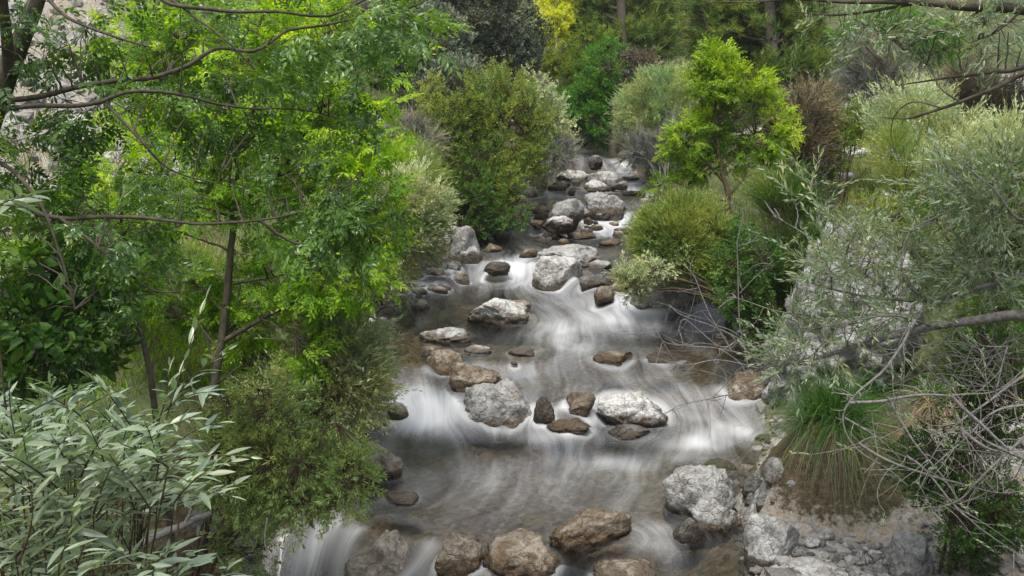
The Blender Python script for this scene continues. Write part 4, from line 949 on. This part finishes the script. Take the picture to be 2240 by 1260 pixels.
shrub('tall_grass_bush', 'upright pale green broom standing behind the heath bush', 17.0, 905, [(900,380,35,45),(905,420,45,35),(885,355,20,20)], 420, T_BROOM, .42, L_BROOM, BARKG, LB, up=.9, tint=.55, clump=.2)
shrub('dead_bush', 'dead grey twiggy bush left of the olive bush', 18.5, 900, [(905,290,40,32),(885,320,40,30),(925,305,30,30)], 300, T_TWIG, .40, L_GREYTW, DEAD, LB, tint=.5, clump=.1, out=.4, up=.3)
shrub('olive_bush', 'large rounded olive-green bush overhanging the far left water', (under(1050, 20.6), 20.6), 1050, [(1085,250,95,105),(1010,330,85,110,-.2),(1060,390,80,80,-.5),(1130,330,80,90),(1090,450,60,50,-.7),(980,270,50,60),(1165,250,40,60,.2),(1000,420,60,60)], 4300, T_SMALL, .20, L_OLIVE, BARKB, LB, tint=.5, clump=.72, cfreq=1.7, grad=.55, up=.35)
shrub('dark_shrub', 'dark green shrub low at the water beneath the olive bush', 19.8, 1075, [(1050,420,60,55),(1105,468,45,28,-.3),(1010,425,40,40)], 800, T_SMALL, .19, L_DKGRN, BARKB, LB, tint=.45, clump=.6, cfreq=1.8)
shrub('young_shrub', 'pale yellow-green upright shrub on the left of the olive bush', 20.6, 950, [(945,230,30,65),(965,290,40,60),(930,300,28,50)], 650, T_SMALL, .19, L_OLIVE, BARKB, LB, tint=.68, clump=.4)
shrub('grey_shrub', 'greyish olive shrub between the olive bush and the green tree over the far fall', 23.2, 1190, [(1200,250,48,60),(1215,300,32,45),(1170,210,40,50)], 1000, T_SMALL, .19, L_GREYB, BARKG, LB, tint=.52, clump=.5)
shrub('twig_pile', 'dead grey twigs hanging over the water at the farthest fall, left side', 22.8, 1215, [(1230,340,36,18),(1215,330,26,20)], 120, T_TWIG, .40, L_GREYTW, DEAD, LB, tint=.35, clump=.1, droop=.2)

# holm oaks on the far left
for lab, D, bu, E, n, lm, t in [
  ('large dark grey-green holm oak rising behind the olive bush', 29, 1090, [(1090,40,80,105),(1140,130,50,75),(1050,100,65,75),(1100,-110,90,100),(1155,60,32,65),(1010,-60,80,90)], 3200, L_OAK, .5),
  ('smaller rounded holm oak with pale top left of the large dark one', 27, 940, [(950,80,65,60),(910,130,60,50),(975,140,45,50),(880,60,50,50)], 2000, L_OAK, .62),
  ('browned half-dead holm oak behind the bright ash', 28, 830, [(830,130,75,70),(860,190,70,50),(800,60,60,60),(900,230,60,40)], 2000, L_OAKD, .5),
  ('holm oak low on the slope between dead bush and olive bush', 25, 960, [(955,210,50,40),(1000,180,50,40),(910,250,45,30)], 1100, L_OAK, .45)]:
    E = ells(E, D); b = under(bu, D); top = E[0][0]
    C = catmull(np.array([b, b*.6+top*.4+np.array([.2, 0, 0]), top]), 6); 
    plant('holm_oak', lab, 'tree', 'holm oaks on the left slope', b, [(C, np.linspace(.22, .06, len(C)))], E, n, T_OAK, .26, lm, BARK, nbr=50, tint=t, clump=.75, cfreq=1.1, grad=.4, br=(.05, .015), tw=.006, up=.3)

# ------------------------------------------------------------------ far end: green trees, poplar, pines
for nm, lab, D, bu, E, n, T, sz, lm, grp, t in [
  ('green_tree', 'deep green dense tree in the gap above the farthest fall', 28.5, 1330, [(1335,170,50,85),(1290,240,75,60),(1325,270,65,50,-.4),(1350,130,26,50),(1260,290,50,40)], 2300, T_SMALL, .25, L_GREEN, None, .5),
  ('light_green_tree', 'light yellow-green thin tree left of the deep green one', 31, 1265, [(1270,165,42,60),(1300,125,34,50),(1250,210,40,50),(1290,80,22,34),(1328,100,24,34)], 850, T_SMALL, .28, L_YELG, None, .5),
  ('poplar', 'glowing yellow sunlit poplar with white trunk at the top of the gap', 36, 1213, [(1210,48,24,52,-.5),(1218,0,28,60,-.3),(1205,78,15,28,-.5),(1230,36,15,46,-.4),(1213,-110,28,80)], 2600, T_SMALL, .34, L_POP, None, .6),
  ('bright_tree', 'pale green tree beneath the yellow poplar', 34, 1225, [(1222,140,34,34),(1255,100,20,34),(1200,140,20,30)], 400, T_SMALL, .3, L_YELG, None, .7),
  ('oak_bush', 'dark brownish green bush between the green tree and the silver willow', 33, 1405, [(1405,155,38,34),(1380,140,28,24),(1425,175,30,26)], 700, T_OAK, .25, L_OAKD, None, .55)]:
    E = ells(E, D); b = under(bu, D); top = E[0][0]; C = catmull(np.array([b, (b+top)/2+np.array([.1, 0, 0]), top+np.array([0, 0, E[0][1][2]*.8])]), 6)
    plant(nm, lab, 'tree' if 'bush' not in nm else 'shrub', grp, b, [(C, np.linspace(.06 if nm == 'poplar' else .13, .03, len(C)))], E, n, T, sz, lm, BARKP if nm == 'poplar' else BARK, nbr=30, tint=t, clump=.25 if nm == 'poplar' else .6, cfreq=1.0, grad=.3, br=(.03, .01), tw=.005)
def pine(label, D, bu, top_v, base_u_top, lay, n, lm, size=.42, r=.2):
    b = under(bu, D); top = at(base_u_top, top_v, D); C = catmull(np.array([b, b*.5+top*.5, top]), 8); E = ells(lay, D)
    E = E+[(c+np.array([0, -1.0, 0]), q*np.array([1, .6, 1])) for c, q in E[::2]]
    plant('pine_tree', label, 'tree', 'pines beyond the stream', b, [(C, np.linspace(r, r*.35, len(C)))], E, int(n*1.9), T_PINE, size, lm, BARK, nbr=56, tint=.5, clump=.6, cfreq=.9, grad=.25, br=(.05, .015), tw=.008, up=.35, out=.5)
pine('big dark pine with long drooping side boughs behind the bright young ash', 27, 1675, -260, 1670, [(1600,90,90,45),(1740,80,100,50),(1760,170,85,45),(1680,20,120,50,.5),(1640,160,70,40),(1780,220,50,25),(1560,30,60,50),(1700,-90,130,70),(1590,180,40,40)], 2000, L_PINE, .40)
pine('tall pine with dark straight trunk right of the poplar', 37, 1352, -300, 1350, [(1300,30,60,40),(1400,40,70,40),(1350,90,80,30),(1420,100,50,26),(1310,90,40,24),(1350,-60,120,60),(1380,130,50,20)], 1400, L_PINE, .5)
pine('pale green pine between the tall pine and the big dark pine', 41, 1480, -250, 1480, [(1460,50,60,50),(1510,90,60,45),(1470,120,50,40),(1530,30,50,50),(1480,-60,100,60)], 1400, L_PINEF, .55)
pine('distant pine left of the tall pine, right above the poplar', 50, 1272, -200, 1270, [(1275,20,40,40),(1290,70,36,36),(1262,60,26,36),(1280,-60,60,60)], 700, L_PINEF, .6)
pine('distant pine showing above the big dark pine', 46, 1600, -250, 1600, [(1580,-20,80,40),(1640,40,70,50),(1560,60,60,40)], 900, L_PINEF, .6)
for k, (u, D) in enumerate([(700,62),(850,58),(1000,64),(1120,56),(1400,60),(1540,62),(1700,58),(1850,60),(2000,58)]):
    top = [(u-60,-20,120,70),(u+70,30,110,60),(u,90,130,50)]
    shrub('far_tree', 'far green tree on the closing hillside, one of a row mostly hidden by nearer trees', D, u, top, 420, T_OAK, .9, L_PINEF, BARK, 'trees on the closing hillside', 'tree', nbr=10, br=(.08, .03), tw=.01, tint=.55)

# ------------------------------------------------------------------ right bank, far to near
shrub('silver_willow', 'silvery round willow on the far right bank above bare grey stems', 24.5, 1450, [(1440,240,70,65),(1420,290,60,40),(1480,270,60,60),(1410,230,40,50),(1460,190,50,35)], 1700, T_BROOML, .36, L_SILV, BARKG, RB, tint=.55, clump=.45, up=.7, grad=.5)
shrub('bare_shrub', 'tangle of bare grey stems under the silvery willow by the far pool', 23.2, 1440, [(1440,340,60,30),(1400,330,40,30),(1470,320,40,40)], 420, T_TWIG, .42, L_GREYTW, DEAD, RB, tint=.3, clump=.1, up=.1)
D = 15.2; b = under(1598, D)
C, R = limb([(1600,520),(1592,470),(1592,420),(1580,380),(1570,320),(1565,220),(1570,140)], D, .05, .012, .01); C = np.vstack([b, C]); R = np.concatenate([[.055], R])
L2 = [(C, R), limb([(1592,430),(1630,380),(1650,300)], D, .025, .008), limb([(1585,400),(1540,350),(1500,320)], D, .022, .006), limb([(1592,440),(1550,430),(1480,400),(1430,385)], D, .016, .004)]
plant('young_ash', 'vivid yellow-green young ash standing alone on the right bank', 'tree', None, b, L2, ells([(1565,140,40,36),(1600,170,55,45),(1640,200,45,40),(1545,200,45,45),(1620,240,75,60),(1530,270,60,50),(1590,290,95,60),(1680,290,50,50),(1490,310,40,36),(1600,345,80,35),(1540,370,45,22),(1650,360,45,25),(1440,400,45,14),(1695,240,25,22)], D), 1150, T_ASH, .175, L_ASHR, BARKB, nbr=56, tint=.45, clump=.85, cfreq=2.2, grad=.7, br=(.012, .005), tw=.003, up=.25, out=.5)
shrub('feathery_willow', 'large feathery yellow-green bush drooping to the water below the vivid young ash', (under(1500, 15.0), 15.0), 1500, [(1480,515,70,50),(1430,515,36,38),(1535,545,60,45),(1490,560,65,32),(1545,500,40,36),(1440,550,32,24),(1500,470,45,25)], 1900, T_BROOML, .27, L_BROOM, BARKB, RB, tint=.48, clump=.45, up=.7, grad=.5, tw=.0025)
shrub('green_shrub', 'mid green leafy shrub around the trunk of the vivid young ash', 14.9, 1600, [(1600,530,50,50),(1630,570,50,55),(1560,600,50,36)], 520, T_SMALL, .17, L_GREEN, BARKB, RB, tint=.5, clump=.55)
shrub('small_shrub', 'small grey-green shrub hanging over the huge dark boulder', 13.9, 1410, [(1388,622,28,30),(1372,602,22,20),(1440,585,30,10)], 240, T_NARROW, .17, L_GREYB, BARKB, RB, tint=.35, clump=.4, skirt=False)
shrub('dark_thicket', 'dark green tangled thicket between the feathery bush and the cliff boulder', 13.2, 1620, [(1630,640,50,55),(1660,560,50,60),(1605,575,40,40),(1655,700,40,40)], 700, T_SMALL, .16, L_DKGRN, BARKB, RB, tint=.45, clump=.5)
shrub('dry_shrub', 'dry brown twiggy shrub right of the vivid young ash', 17.5, 1760, [(1750,300,45,70),(1730,360,40,50),(1770,250,40,40)], 520, T_BROOML, .40, L_DRY, BARKB, RB, tint=.45, clump=.3, up=.8)
shrub('yellow_shrub', 'yellowish green open shrub on the right slope beside the dry brown one', 17.8, 1820, [(1830,300,50,40),(1800,350,50,40),(1880,260,40,28),(1790,400,36,30)], 420, T_SMALL, .2, L_YELG, BARKB, RB, tint=.25, clump=.5)
shrub('bare_bush', 'grey leafless bush in front of the pale track', 22, 1910, [(1900,150,50,45),(1930,180,50,40),(1880,190,40,30)], 380, T_TWIG, .55, L_GREYTW, DEAD, RB, tint=.35, clump=.1, up=.9)
shrub('bare_bush', 'dark leafless bush far right under the lower bare bough', 18, 2160, [(2150,220,70,60),(2200,260,60,50),(2100,250,60,40)], 520, T_TWIG, .55, L_DRY, DEAD, RB, tint=.2, clump=.1, up=.8)
shrub('bare_bush', 'grey-green twiggy bush behind the lower bare bough, right slope', 17, 2010, [(2010,240,70,40),(2050,290,80,45),(1960,280,60,45)], 420, T_BROOML, .36, L_GREYB, DEAD, RB, tint=.4, clump=.1, up=.8)
shrub('broom_bush', 'dark upright green broom on the right slope above the willow', 14.5, 1960, [(1955,330,30,40),(1985,370,40,36)], 200, T_BROOM, .40, L_BROOM, BARKB, RB, tint=.45, clump=.3, up=.9)
shrub('broom_bush', 'grey-green broom at the right edge of the slope', 13.5, 2150, [(2130,350,60,40),(2200,330,50,50),(2080,360,40,30)], 380, T_BROOML, .32, L_GREYB, BARKB, RB, tint=.4, clump=.4, up=.7)
shrub('rush_clump', 'dark green rush clump left of the top of the cliff boulder', 13.6, 1715, [(1720,480,50,50),(1700,450,40,40),(1740,520,40,40)], 420, T_BROOM, .40, L_DKGRASS, BARKB, RB, tint=.5, clump=.1, up=1.2)
shrub('low_weed', 'low yellow-green weed growing on top of the cliff boulder', 12.2, 1950, [(1940,470,60,25),(1900,450,40,20),(2000,450,50,25)], 300, T_SMALL, .11, L_YELG, BARKB, RB, tint=.6, clump=.3)
shrub('green_shrub', 'dark green shrub behind the far right willow leaves', 11, 2160, [(2170,430,100,70),(2100,500,100,70),(2210,520,80,80)], 1000, T_NARROW, .22, L_DKGRN, BARKB, RB, tint=.4, clump=.5)
shrub('top_tree', 'yellow-green tree crown behind the upper right bough', 24, 2020, [(1950,60,80,45),(2040,100,70,40),(1880,90,50,30)], 900, T_SMALL, .26, L_GREEN, BARK, RB, 'tree', tint=.7, clump=.6)

# ------------------------------------------------------------------ right willow over the cliff boulder
def willow_right():
    D = 8.0; b = under(2420, 7.6)
    trunk = limb([(2400,960,7.6),(2380,840,7.6),(2330,720,7.5),(2240,692,7.5),(2140,702,7.6),(2043,714,7.7),(1970,732,7.8),(1902,750,7.9),(1800,780,8.1),(1700,800,8.3),(1650,812,8.4)], D, .052, .006, .006)
    trunk = (np.vstack([b, trunk[0]]), np.concatenate([[.09], trunk[1]]))
    LL = [trunk]
    for pts, r0, r1 in [([(2330,580,7.6),(2240,601,7.7),(2103,641,7.8),(2023,657,7.9),(1902,649,8.1),(1782,621,8.3),(1720,600,8.4)], .022, .005), ([(2026,657,7.9),(1983,621,7.8),(1971,573,7.8),(1991,508,7.8),(2063,468,7.8),(2143,436,7.8),(2224,428,7.8)], .012, .004),
        ([(2019,657,7.9),(2055,589,7.9),(2103,541,7.9),(2184,513,7.9),(2240,520,7.9)], .012, .004), ([(1960,652,8),(1880,590,8.1),(1817,552,8.2),(1790,480,8.3),(1785,390,8.3)], .009, .003), ([(1817,552,8.2),(1740,500,8.3),(1690,470,8.3)], .006, .002),
        ([(2330,380,7.4),(2240,480,7.4),(2170,410,7.4),(2080,340,7.5)], .014, .004), ([(1900,690,8),(1800,690,8.1),(1700,680,8.3),(1610,650,8.4)], .010, .003), ([(2043,714,7.7),(1960,690,7.6),(1880,700,7.6),(1780,720,7.8)], .010, .003)]:
        LL.append(limb(pts, D, r0, r1, .006))
    E = ells([(1750,580,110,70,.3),(1690,700,90,60,.4),(1780,740,130,60,.1),(1900,600,140,90,0),(2050,560,130,90,-.1),(1960,690,130,50,-.1),(2160,600,110,90,-.2),(2150,450,110,80,-.3),(2060,400,80,50,-.2),(1790,430,60,60,.4),(1700,470,50,50,.4),(1860,500,90,50,.2),(1720,800,70,30,.2),(1600,660,40,40,.4),(2210,360,60,60,-.3)], D)
    r = plant('willow_tree', 'silvery-leaved willow sweeping in from the right edge over the cliff boulder', 'tree', None, b, LL, E, 800, T_WILL, .25, L_WILR, BARKG, nbr=75, tint=.5, clump=.62, cfreq=2.0, br=(.006, .003), tw=.0018, up=.15, out=.4, grad=.2)
willow_right()
# overhanging bare-boughed tree, top right
def top_tree():
    D = 6.6; b = under(2560, 6.6); LL = []
    tr = limb([(2480,700,6.6),(2440,400,6.6),(2420,150,6.6),(2410,-100,6.6),(2440,-400,6.6)], D, .12, .07); LL.append((np.vstack([b, tr[0]]), np.concatenate([[.14], tr[1]])))
    for pts, r0, r1 in [([(2420,60,6.6),(2240,22,6.6),(2103,14,6.6),(2003,4,6.7),(1862,2,6.8),(1742,-2,6.9)], .045, .007), ([(2010,6,6.7),(1902,24,6.8),(1822,32,6.9),(1722,26,7)], .012, .003), ([(2420,90,6.5),(2240,147,6.5),(2184,157,6.5),(2103,165,6.6),(2023,177,6.7),(1963,187,6.8)], .018, .003),
        ([(2425,100,6.4),(2240,161,6.4),(2184,190,6.4),(2103,221,6.5),(2023,249,6.6),(1983,259,6.7),(1935,257,6.8)], .019, .003), ([(2103,221,6.5),(2063,197,6.5),(2040,160,6.6),(2019,132,6.7)], .006, .002), ([(2060,236,6.5),(2000,222,6.6),(1960,250,6.7),(1950,300,6.8),(1967,354,6.8)], .005, .002),
        ([(1742,-2,6.9),(1640,6,7),(1580,4,7),(1500,12,7.1),(1455,2,7.1)], .006, .002), ([(2150,18,6.6),(2090,60,6.6),(2030,75,6.7),(1980,110,6.8)], .008, .003), ([(1862,4,6.8),(1800,-10,6.9),(1700,4,7)], .006, .002), ([(2240,20,6.5),(2180,70,6.5),(2120,95,6.5)], .008, .003), ([(2240,165,6.4),(2228,200,6.4),(2232,240,6.4)], .004, .002)]:
        LL.append(limb(pts, D, r0, r1, .006))
    E = ells([(2150,70,95,45,-.1),(2210,40,60,60,-.1),(2080,50,70,40),(2190,110,60,30,-.1),(1850,35,110,28,.3),(1770,50,60,25,.4),(1930,60,90,40,.2),(1880,100,50,30,.3),(2300,-80,150,90)], D)
    plant('overhanging_tree', 'dark boughed tree reaching over from the top right corner with sparse grey leaves', 'tree', None, b, LL, E, 240, T_WILL, .22, L_WILR, BARK, nbr=34, tint=.5, clump=.6, cfreq=2.2, br=(.006, .003), tw=.0018, up=0, out=.3)
top_tree()

# bare dead branches: left of the willow over the chute, and the tangle bottom right
def dead(label, D, paths, name='dead_branch', ntw=0, r0=.010, leaves=None, twl=.3, grp='dead branches on the right'):
    first = at(*paths[0][0], D) if len(paths[0][0]) == 2 else at(*paths[0][0]); root = empty(name, first, label, 'branch', grp); mb = MB(); S = []
    for pts in paths:
        C, R = limb(pts, D, r0*(1. if len(pts) > 3 else .6), .0025, .014); tubes(mb, C[None], R[None], 5); S.append(C)
    S = np.concatenate(S)
    if ntw:
        P0 = S[RNG.integers(0, len(S), ntw)]; d = norm(RNG.normal(size=(ntw, 3))+np.array([-.35, 0, .1])); L = RNG.uniform(.3, 1., ntw)[:, None]*twl
        P1 = P0+d*L; B = bez(P0, (P0+P1)/2+RNG.normal(0, .2, P0.shape)*L, P1, 7); tubes(mb, B, np.linspace(.0034, .0014, 7)[None], 4)
        if leaves:
            cb = MB(); k = RNG.random(ntw) < leaves; inst(cb, T_WILL, P1[k], norm(d[k]+np.array([0, 0, .4])), .12*(1+RNG.normal(0, .2, k.sum())), RNG.normal(0, .6, k.sum()), .6); cb.build('leaves', L_WILR, root)
    mb.build('branch', DEAD, root, True)
dead('spray of bare grey twigs reaching left over the water from the willow', 8.4, [[(1780,800),(1700,790),(1620,745),(1560,715),(1490,690),(1462,665)],[(1700,800),(1600,770),(1520,760),(1455,750),(1432,715)],[(1690,815),(1580,790),(1500,800),(1450,790)],[(1600,770),(1560,700),(1525,620),(1508,590),(1515,565)],[(1720,800),(1650,850),(1560,870),(1480,890),(1470,905)],[(1620,745),(1570,760),(1500,700),(1480,735)],[(1560,870),(1590,830),(1560,790)]], ntw=70, r0=.007, twl=.42)
dead('upright bare grey shoot rising beside the feathery bush', 8.6, [[(1640,820),(1616,700),(1613,600),(1612,520),(1625,460)],[(1614,540),(1640,530),(1660,508)],[(1616,640),(1660,600),(1690,570)]], ntw=10, r0=.006)
dead('curved grey bare branch in front of the sedge tussock', 7.0, [[(2000,700),(1971,754),(1935,802),(1866,866),(1842,927),(1878,987),(1943,1031),(1983,1063)],[(1858,880),(1963,868),(2023,862),(2095,864),(2176,858),(2260,790)],[(1868,864),(1820,855)],[(1846,915),(1910,950),(1965,1005)]], ntw=26, r0=.012, twl=.3)
dead('straight grey dead limb low at the right edge', 6.6, [[(2083,866),(2143,923),(2184,963),(2224,991),(2300,1010)],[(2099,935),(2143,971),(2184,987),(2260,998)],[(2260,1010),(2200,985),(2150,960),(2120,930)]], ntw=30, r0=.014, leaves=.3, twl=.35)
dead('long thin grey branches crossing the bottom right corner', 6.8, [[(1878,971),(1943,1007),(2023,1035),(2103,1055),(2184,1075),(2260,1075)],[(1983,995),(2023,1027),(2083,1103),(2143,1156),(2260,1240)],[(1943,870),(2000,960),(2060,1040),(2120,1130)],[(2260,880),(2180,900),(2110,960),(2060,1000),(1990,1060)],[(2260,940),(2150,1040),(2100,1090),(2050,1110)],[(2200,760),(2180,860),(2170,930)],[(2240,820),(2150,890),(2090,930),(2030,1010)]], ntw=90, r0=.010, leaves=.4, twl=.42)
dead('fine tangle of dead twigs below the willow at the right edge', 7.6, [[(2260,760),(2150,790),(2050,800)],[(2260,830),(2120,760),(2000,760)],[(2220,720),(2150,820),(2080,900)],[(2100,740),(2180,800),(2250,900)],[(2000,780),(2080,840),(2200,850)]], ntw=110, r0=.008, leaves=.15, twl=.4)
shrub('dark_thicket', 'dark green leafy thicket behind the dead branches in the bottom right corner', 8.3, 2150, [(2130,1000,110,110),(2200,880,90,110),(2060,1080,70,60),(2180,1100,90,80),(2150,1150,90,40),(2010,1010,50,60),(2160,790,90,70)], 1500, T_SMALL, .12, L_DKGRN, BARKB, RB, tint=.38, clump=.55, cfreq=2.5)

# ------------------------------------------------------------------ sedge tussocks
def tussock(label, p, n, L, green, straw, fan=1., dirb=(0, 0, 0)):
    root = empty('sedge_tussock', p, label, 'grass tussock', 'sedge tussocks'); gb, sb = MB(), MB()
    def dirs(n, el0, el1):
        az = RNG.uniform(0, 2*math.pi, n); el = RNG.uniform(el0, el1, n); return np.stack([np.cos(az)*np.cos(el), np.sin(az)*np.cos(el), np.sin(el)], -1)+np.array(dirb)
    P = p+RNG.normal(0, .10, (n, 3))*np.array([1, 1, .25])
    dg = dirs(n, .0, 1.5); dg[:, 1] -= .25*(dg[:, 2] < .6)
    ribbons(gb, P, dg, RNG.uniform(.3, 1.1, n)*L, .007, RNG.uniform(.2, 1.0, n), 6, .5, .2, True)
    m = straw; P = p+RNG.normal(0, .10, (m, 3))*np.array([1, 1, .25]); d = dirs(m, -.2, .7); d[:, 1] -= .40
    ribbons(sb, P, d, RNG.uniform(.55, 1.05, m)*L, .006, RNG.uniform(.6, 1.25, m), 7, .5, .2, True)
    gb.build('green_blades', L_DKGRASS, root); sb.build('dead_blades', L_STRAW, root)
pt = onground(1825, 925, 8.)+np.array([0, .05, 0])
tussock('large sedge tussock with dark green blades and a skirt of straw beside the cliff boulder', pt, 2100, .92, 0, 430, 1., (-.12, -.1, 0))
tussock('tall dark rush tussock standing behind the large one', onground(1890, 900, 8.)+np.array([0, .3, .0]), 1300, 1.0, 0, 180)
tussock('straw-coloured tussock half buried in the thicket on the right', onground(2060, 880, 8.), 250, .7, 0, 800)
def bank_mound():
    pass

# ------------------------------------------------------------------ fallen log in the dark hollow
def log():
    C, R = limb([(260,1225,7.2),(330,1180,7.4),(400,1150,7.6),(460,1125,7.9)], 7.5, .035, .022, .02); mb = MB(); tubes(mb, C[None], R[None], 9)
    C2, R2 = limb([(400,1150,7.6),(420,1110,7.6),(430,1080,7.5)], 7.5, .012, .005, .01); tubes(mb, C2[None], R2[None], 6)
    tag(mb.build('fallen_log', BARKG, None, True, C[0]), 'broken grey-brown log lying in the dark hollow at the bottom left', 'log')
    for pts, d in [([(585,1130),(580,1180),(592,1240),(590,1290)], 7.9)]:
        C, R = limb(pts, d, .006, .003, .02); mb = MB(); tubes(mb, C[None], R[None], 5); tag(mb.build('dead_branch', DEAD, None, True, C[0]), 'single thin stem dangling into the spillway at the bottom left', 'branch')
log()

# ------------------------------------------------------------------ grass and gravel: ground cover nobody could count
def cover(name, boxes, lm, L, wd, droop, tint=.5, edge_min=.35):
    mb = MB()
    for (x0, x1, y0, y1, n, k) in boxes:
        x, y = RNG.uniform(x0, x1, n), RNG.uniform(y0, y1, n); q = np.stack([x, y, 0*x], -1)
        e = np.maximum(xl(y)-x, x-xr(y)); ok = (e > edge_min) & (fbm(q*.9, 3, 70) > -.15+RNG.normal(0, .2, n)); x, y = x[ok], y[ok]; m = len(x)
        P = np.stack([x, y, ground(x, y)-.01], -1); d = np.array([0, 0, 1])+RNG.normal(0, .28, (m, 3))
        ribbons(mb, P, d, L*k*RNG.uniform(.5, 1.2, m), wd*k, RNG.uniform(.05, .5, m), 3, np.clip(tint+.35*fbm(np.stack([x, y, 0*x], -1)*.8, 3, 71), 0, 1), .15)
    return tag(mb.build(name, lm), kind='stuff')
cover('grass', [(-7, -1.2, 7, 17, 16000, 1.), (-5, -.3, 17, 28, 8000, 1.3), (3., 7., 11, 18, 15000, 1.), (3.2, 9.5, 17, 27, 12000, 1.3), (-9, 14, 27, 60, 14000, 2.2), (-18, -6, 10, 40, 5000, 1.6)], L_GRASS, .26, .009, .3)
cover('dry_grass', [(-10, -3, 7, 26, 17000, 1.2), (3., 8., 10, 18, 7000, 1.), (3.5, 12, 16, 27, 9000, 1.3)], L_STRAW, .28, .007, .3)
cover('green_undergrowth', [(-4.5, -1.3, 7, 15, 9000, 1.), (2.7, 5.5, 8.3, 13, 3500, .6)], L_ASHB, .16, .02, .6, .3)
def gravel():
    m, n, l, out = newmat('gravel_stone'); t = attr(n, 'tint'); g = n.new('ShaderNodeNewGeometry'); nz = noise(n, l, 40, 4, g.outputs['Position'])
    r = ramp(n, [(0, (.07, .07, .07)), (.5, (.20, .195, .185)), (.8, (.31, .29, .26)), (1, (.46, .45, .43))]); l.new(t.outputs['Fac'], r.inputs[0])
    r2 = ramp(n, [(.3, (.6, .6, .6)), (.7, (1.1, 1.1, 1.1))]); l.new(nz.outputs[0], r2.inputs[0])
    p = n.new('ShaderNodeBsdfPrincipled'); p.inputs['Roughness'].default_value = .85; l.new(mixc(n, l, 1., r.outputs[0], r2.outputs[0], 'MULTIPLY'), p.inputs['Base Color']); l.new(p.outputs[0], out.inputs[0])
    V, Fc = ico(1); mb = MB()
    def scat(n_, fx, s0, s1, pw=2.2):
        x, y = fx(n_); ok = (np.exp(-(((x-2.95)/.75)**4+((y-9.35)/.65)**4)) < .25) & ~((x < -.8) & (y < 9.6)); x, y = x[ok], y[ok]; k = len(x); s = s0+(s1-s0)*RNG.random(k)**pw; z = ground(x, y)
        W = V[None]*(1+RNG.normal(0, .17, (k, len(V))))[..., None]*(s[:, None]*RNG.uniform(.6, 1.2, (k, 3))*np.array([1, 1, .65]))[:, None]+np.stack([x, y, z+s*.15], -1)[:, None]
        mb.add(W.reshape(-1, 3), (Fc[None]+(np.arange(k)*len(V))[:, None, None]).reshape(-1, 3), None, np.repeat(np.clip(RNG.normal(.5, .25, k), 0, 1), len(V)))
    def bank(n_):
        y = RNG.uniform(6.8, 11.5, n_); x = xr(y)+RNG.uniform(-.1, 2.6, n_)**1.0; return x, y
    def hill(n_):
        y = RNG.uniform(7, 26, n_); return xl(y)-RNG.uniform(3.2, 9, n_), y
    def edges(n_):
        y = RNG.uniform(8, 26, n_); s = RNG.random(n_) < .5; return np.where(s, xl(y)-RNG.normal(.1, .18, n_), xr(y)+RNG.normal(.1, .18, n_)), y
    scat(4200, bank, .006, .06, 3.2); scat(2600, hill, .02, .16); scat(900, edges, .03, .13)
    tag(mb.build('gravel', m), kind='stuff')
gravel()

# ------------------------------------------------------------------ thin air haze over the far end
def haze():
    mb = MB(); x0, x1, y0, y1, z0, z1 = -125, 125, -12, 222, -6, 95
    V = [[x, y, z] for x in (x0, x1) for y in (y0, y1) for z in (z0, z1)]
    mb.add(V, None, [[0, 1, 3, 2], [4, 6, 7, 5], [0, 4, 5, 1], [2, 3, 7, 6], [0, 2, 6, 4], [1, 5, 7, 3]])
    m, n, l, out = newmat('haze_air'); v = n.new('ShaderNodeVolumePrincipled'); v.inputs['Density'].default_value = .0010; v.inputs['Color'].default_value = (.86, .93, .90, 1); v.inputs['Anisotropy'].default_value = .45
    l.new(v.outputs[0], out.inputs['Volume']); tag(mb.build('haze', m), kind='stuff')
haze()
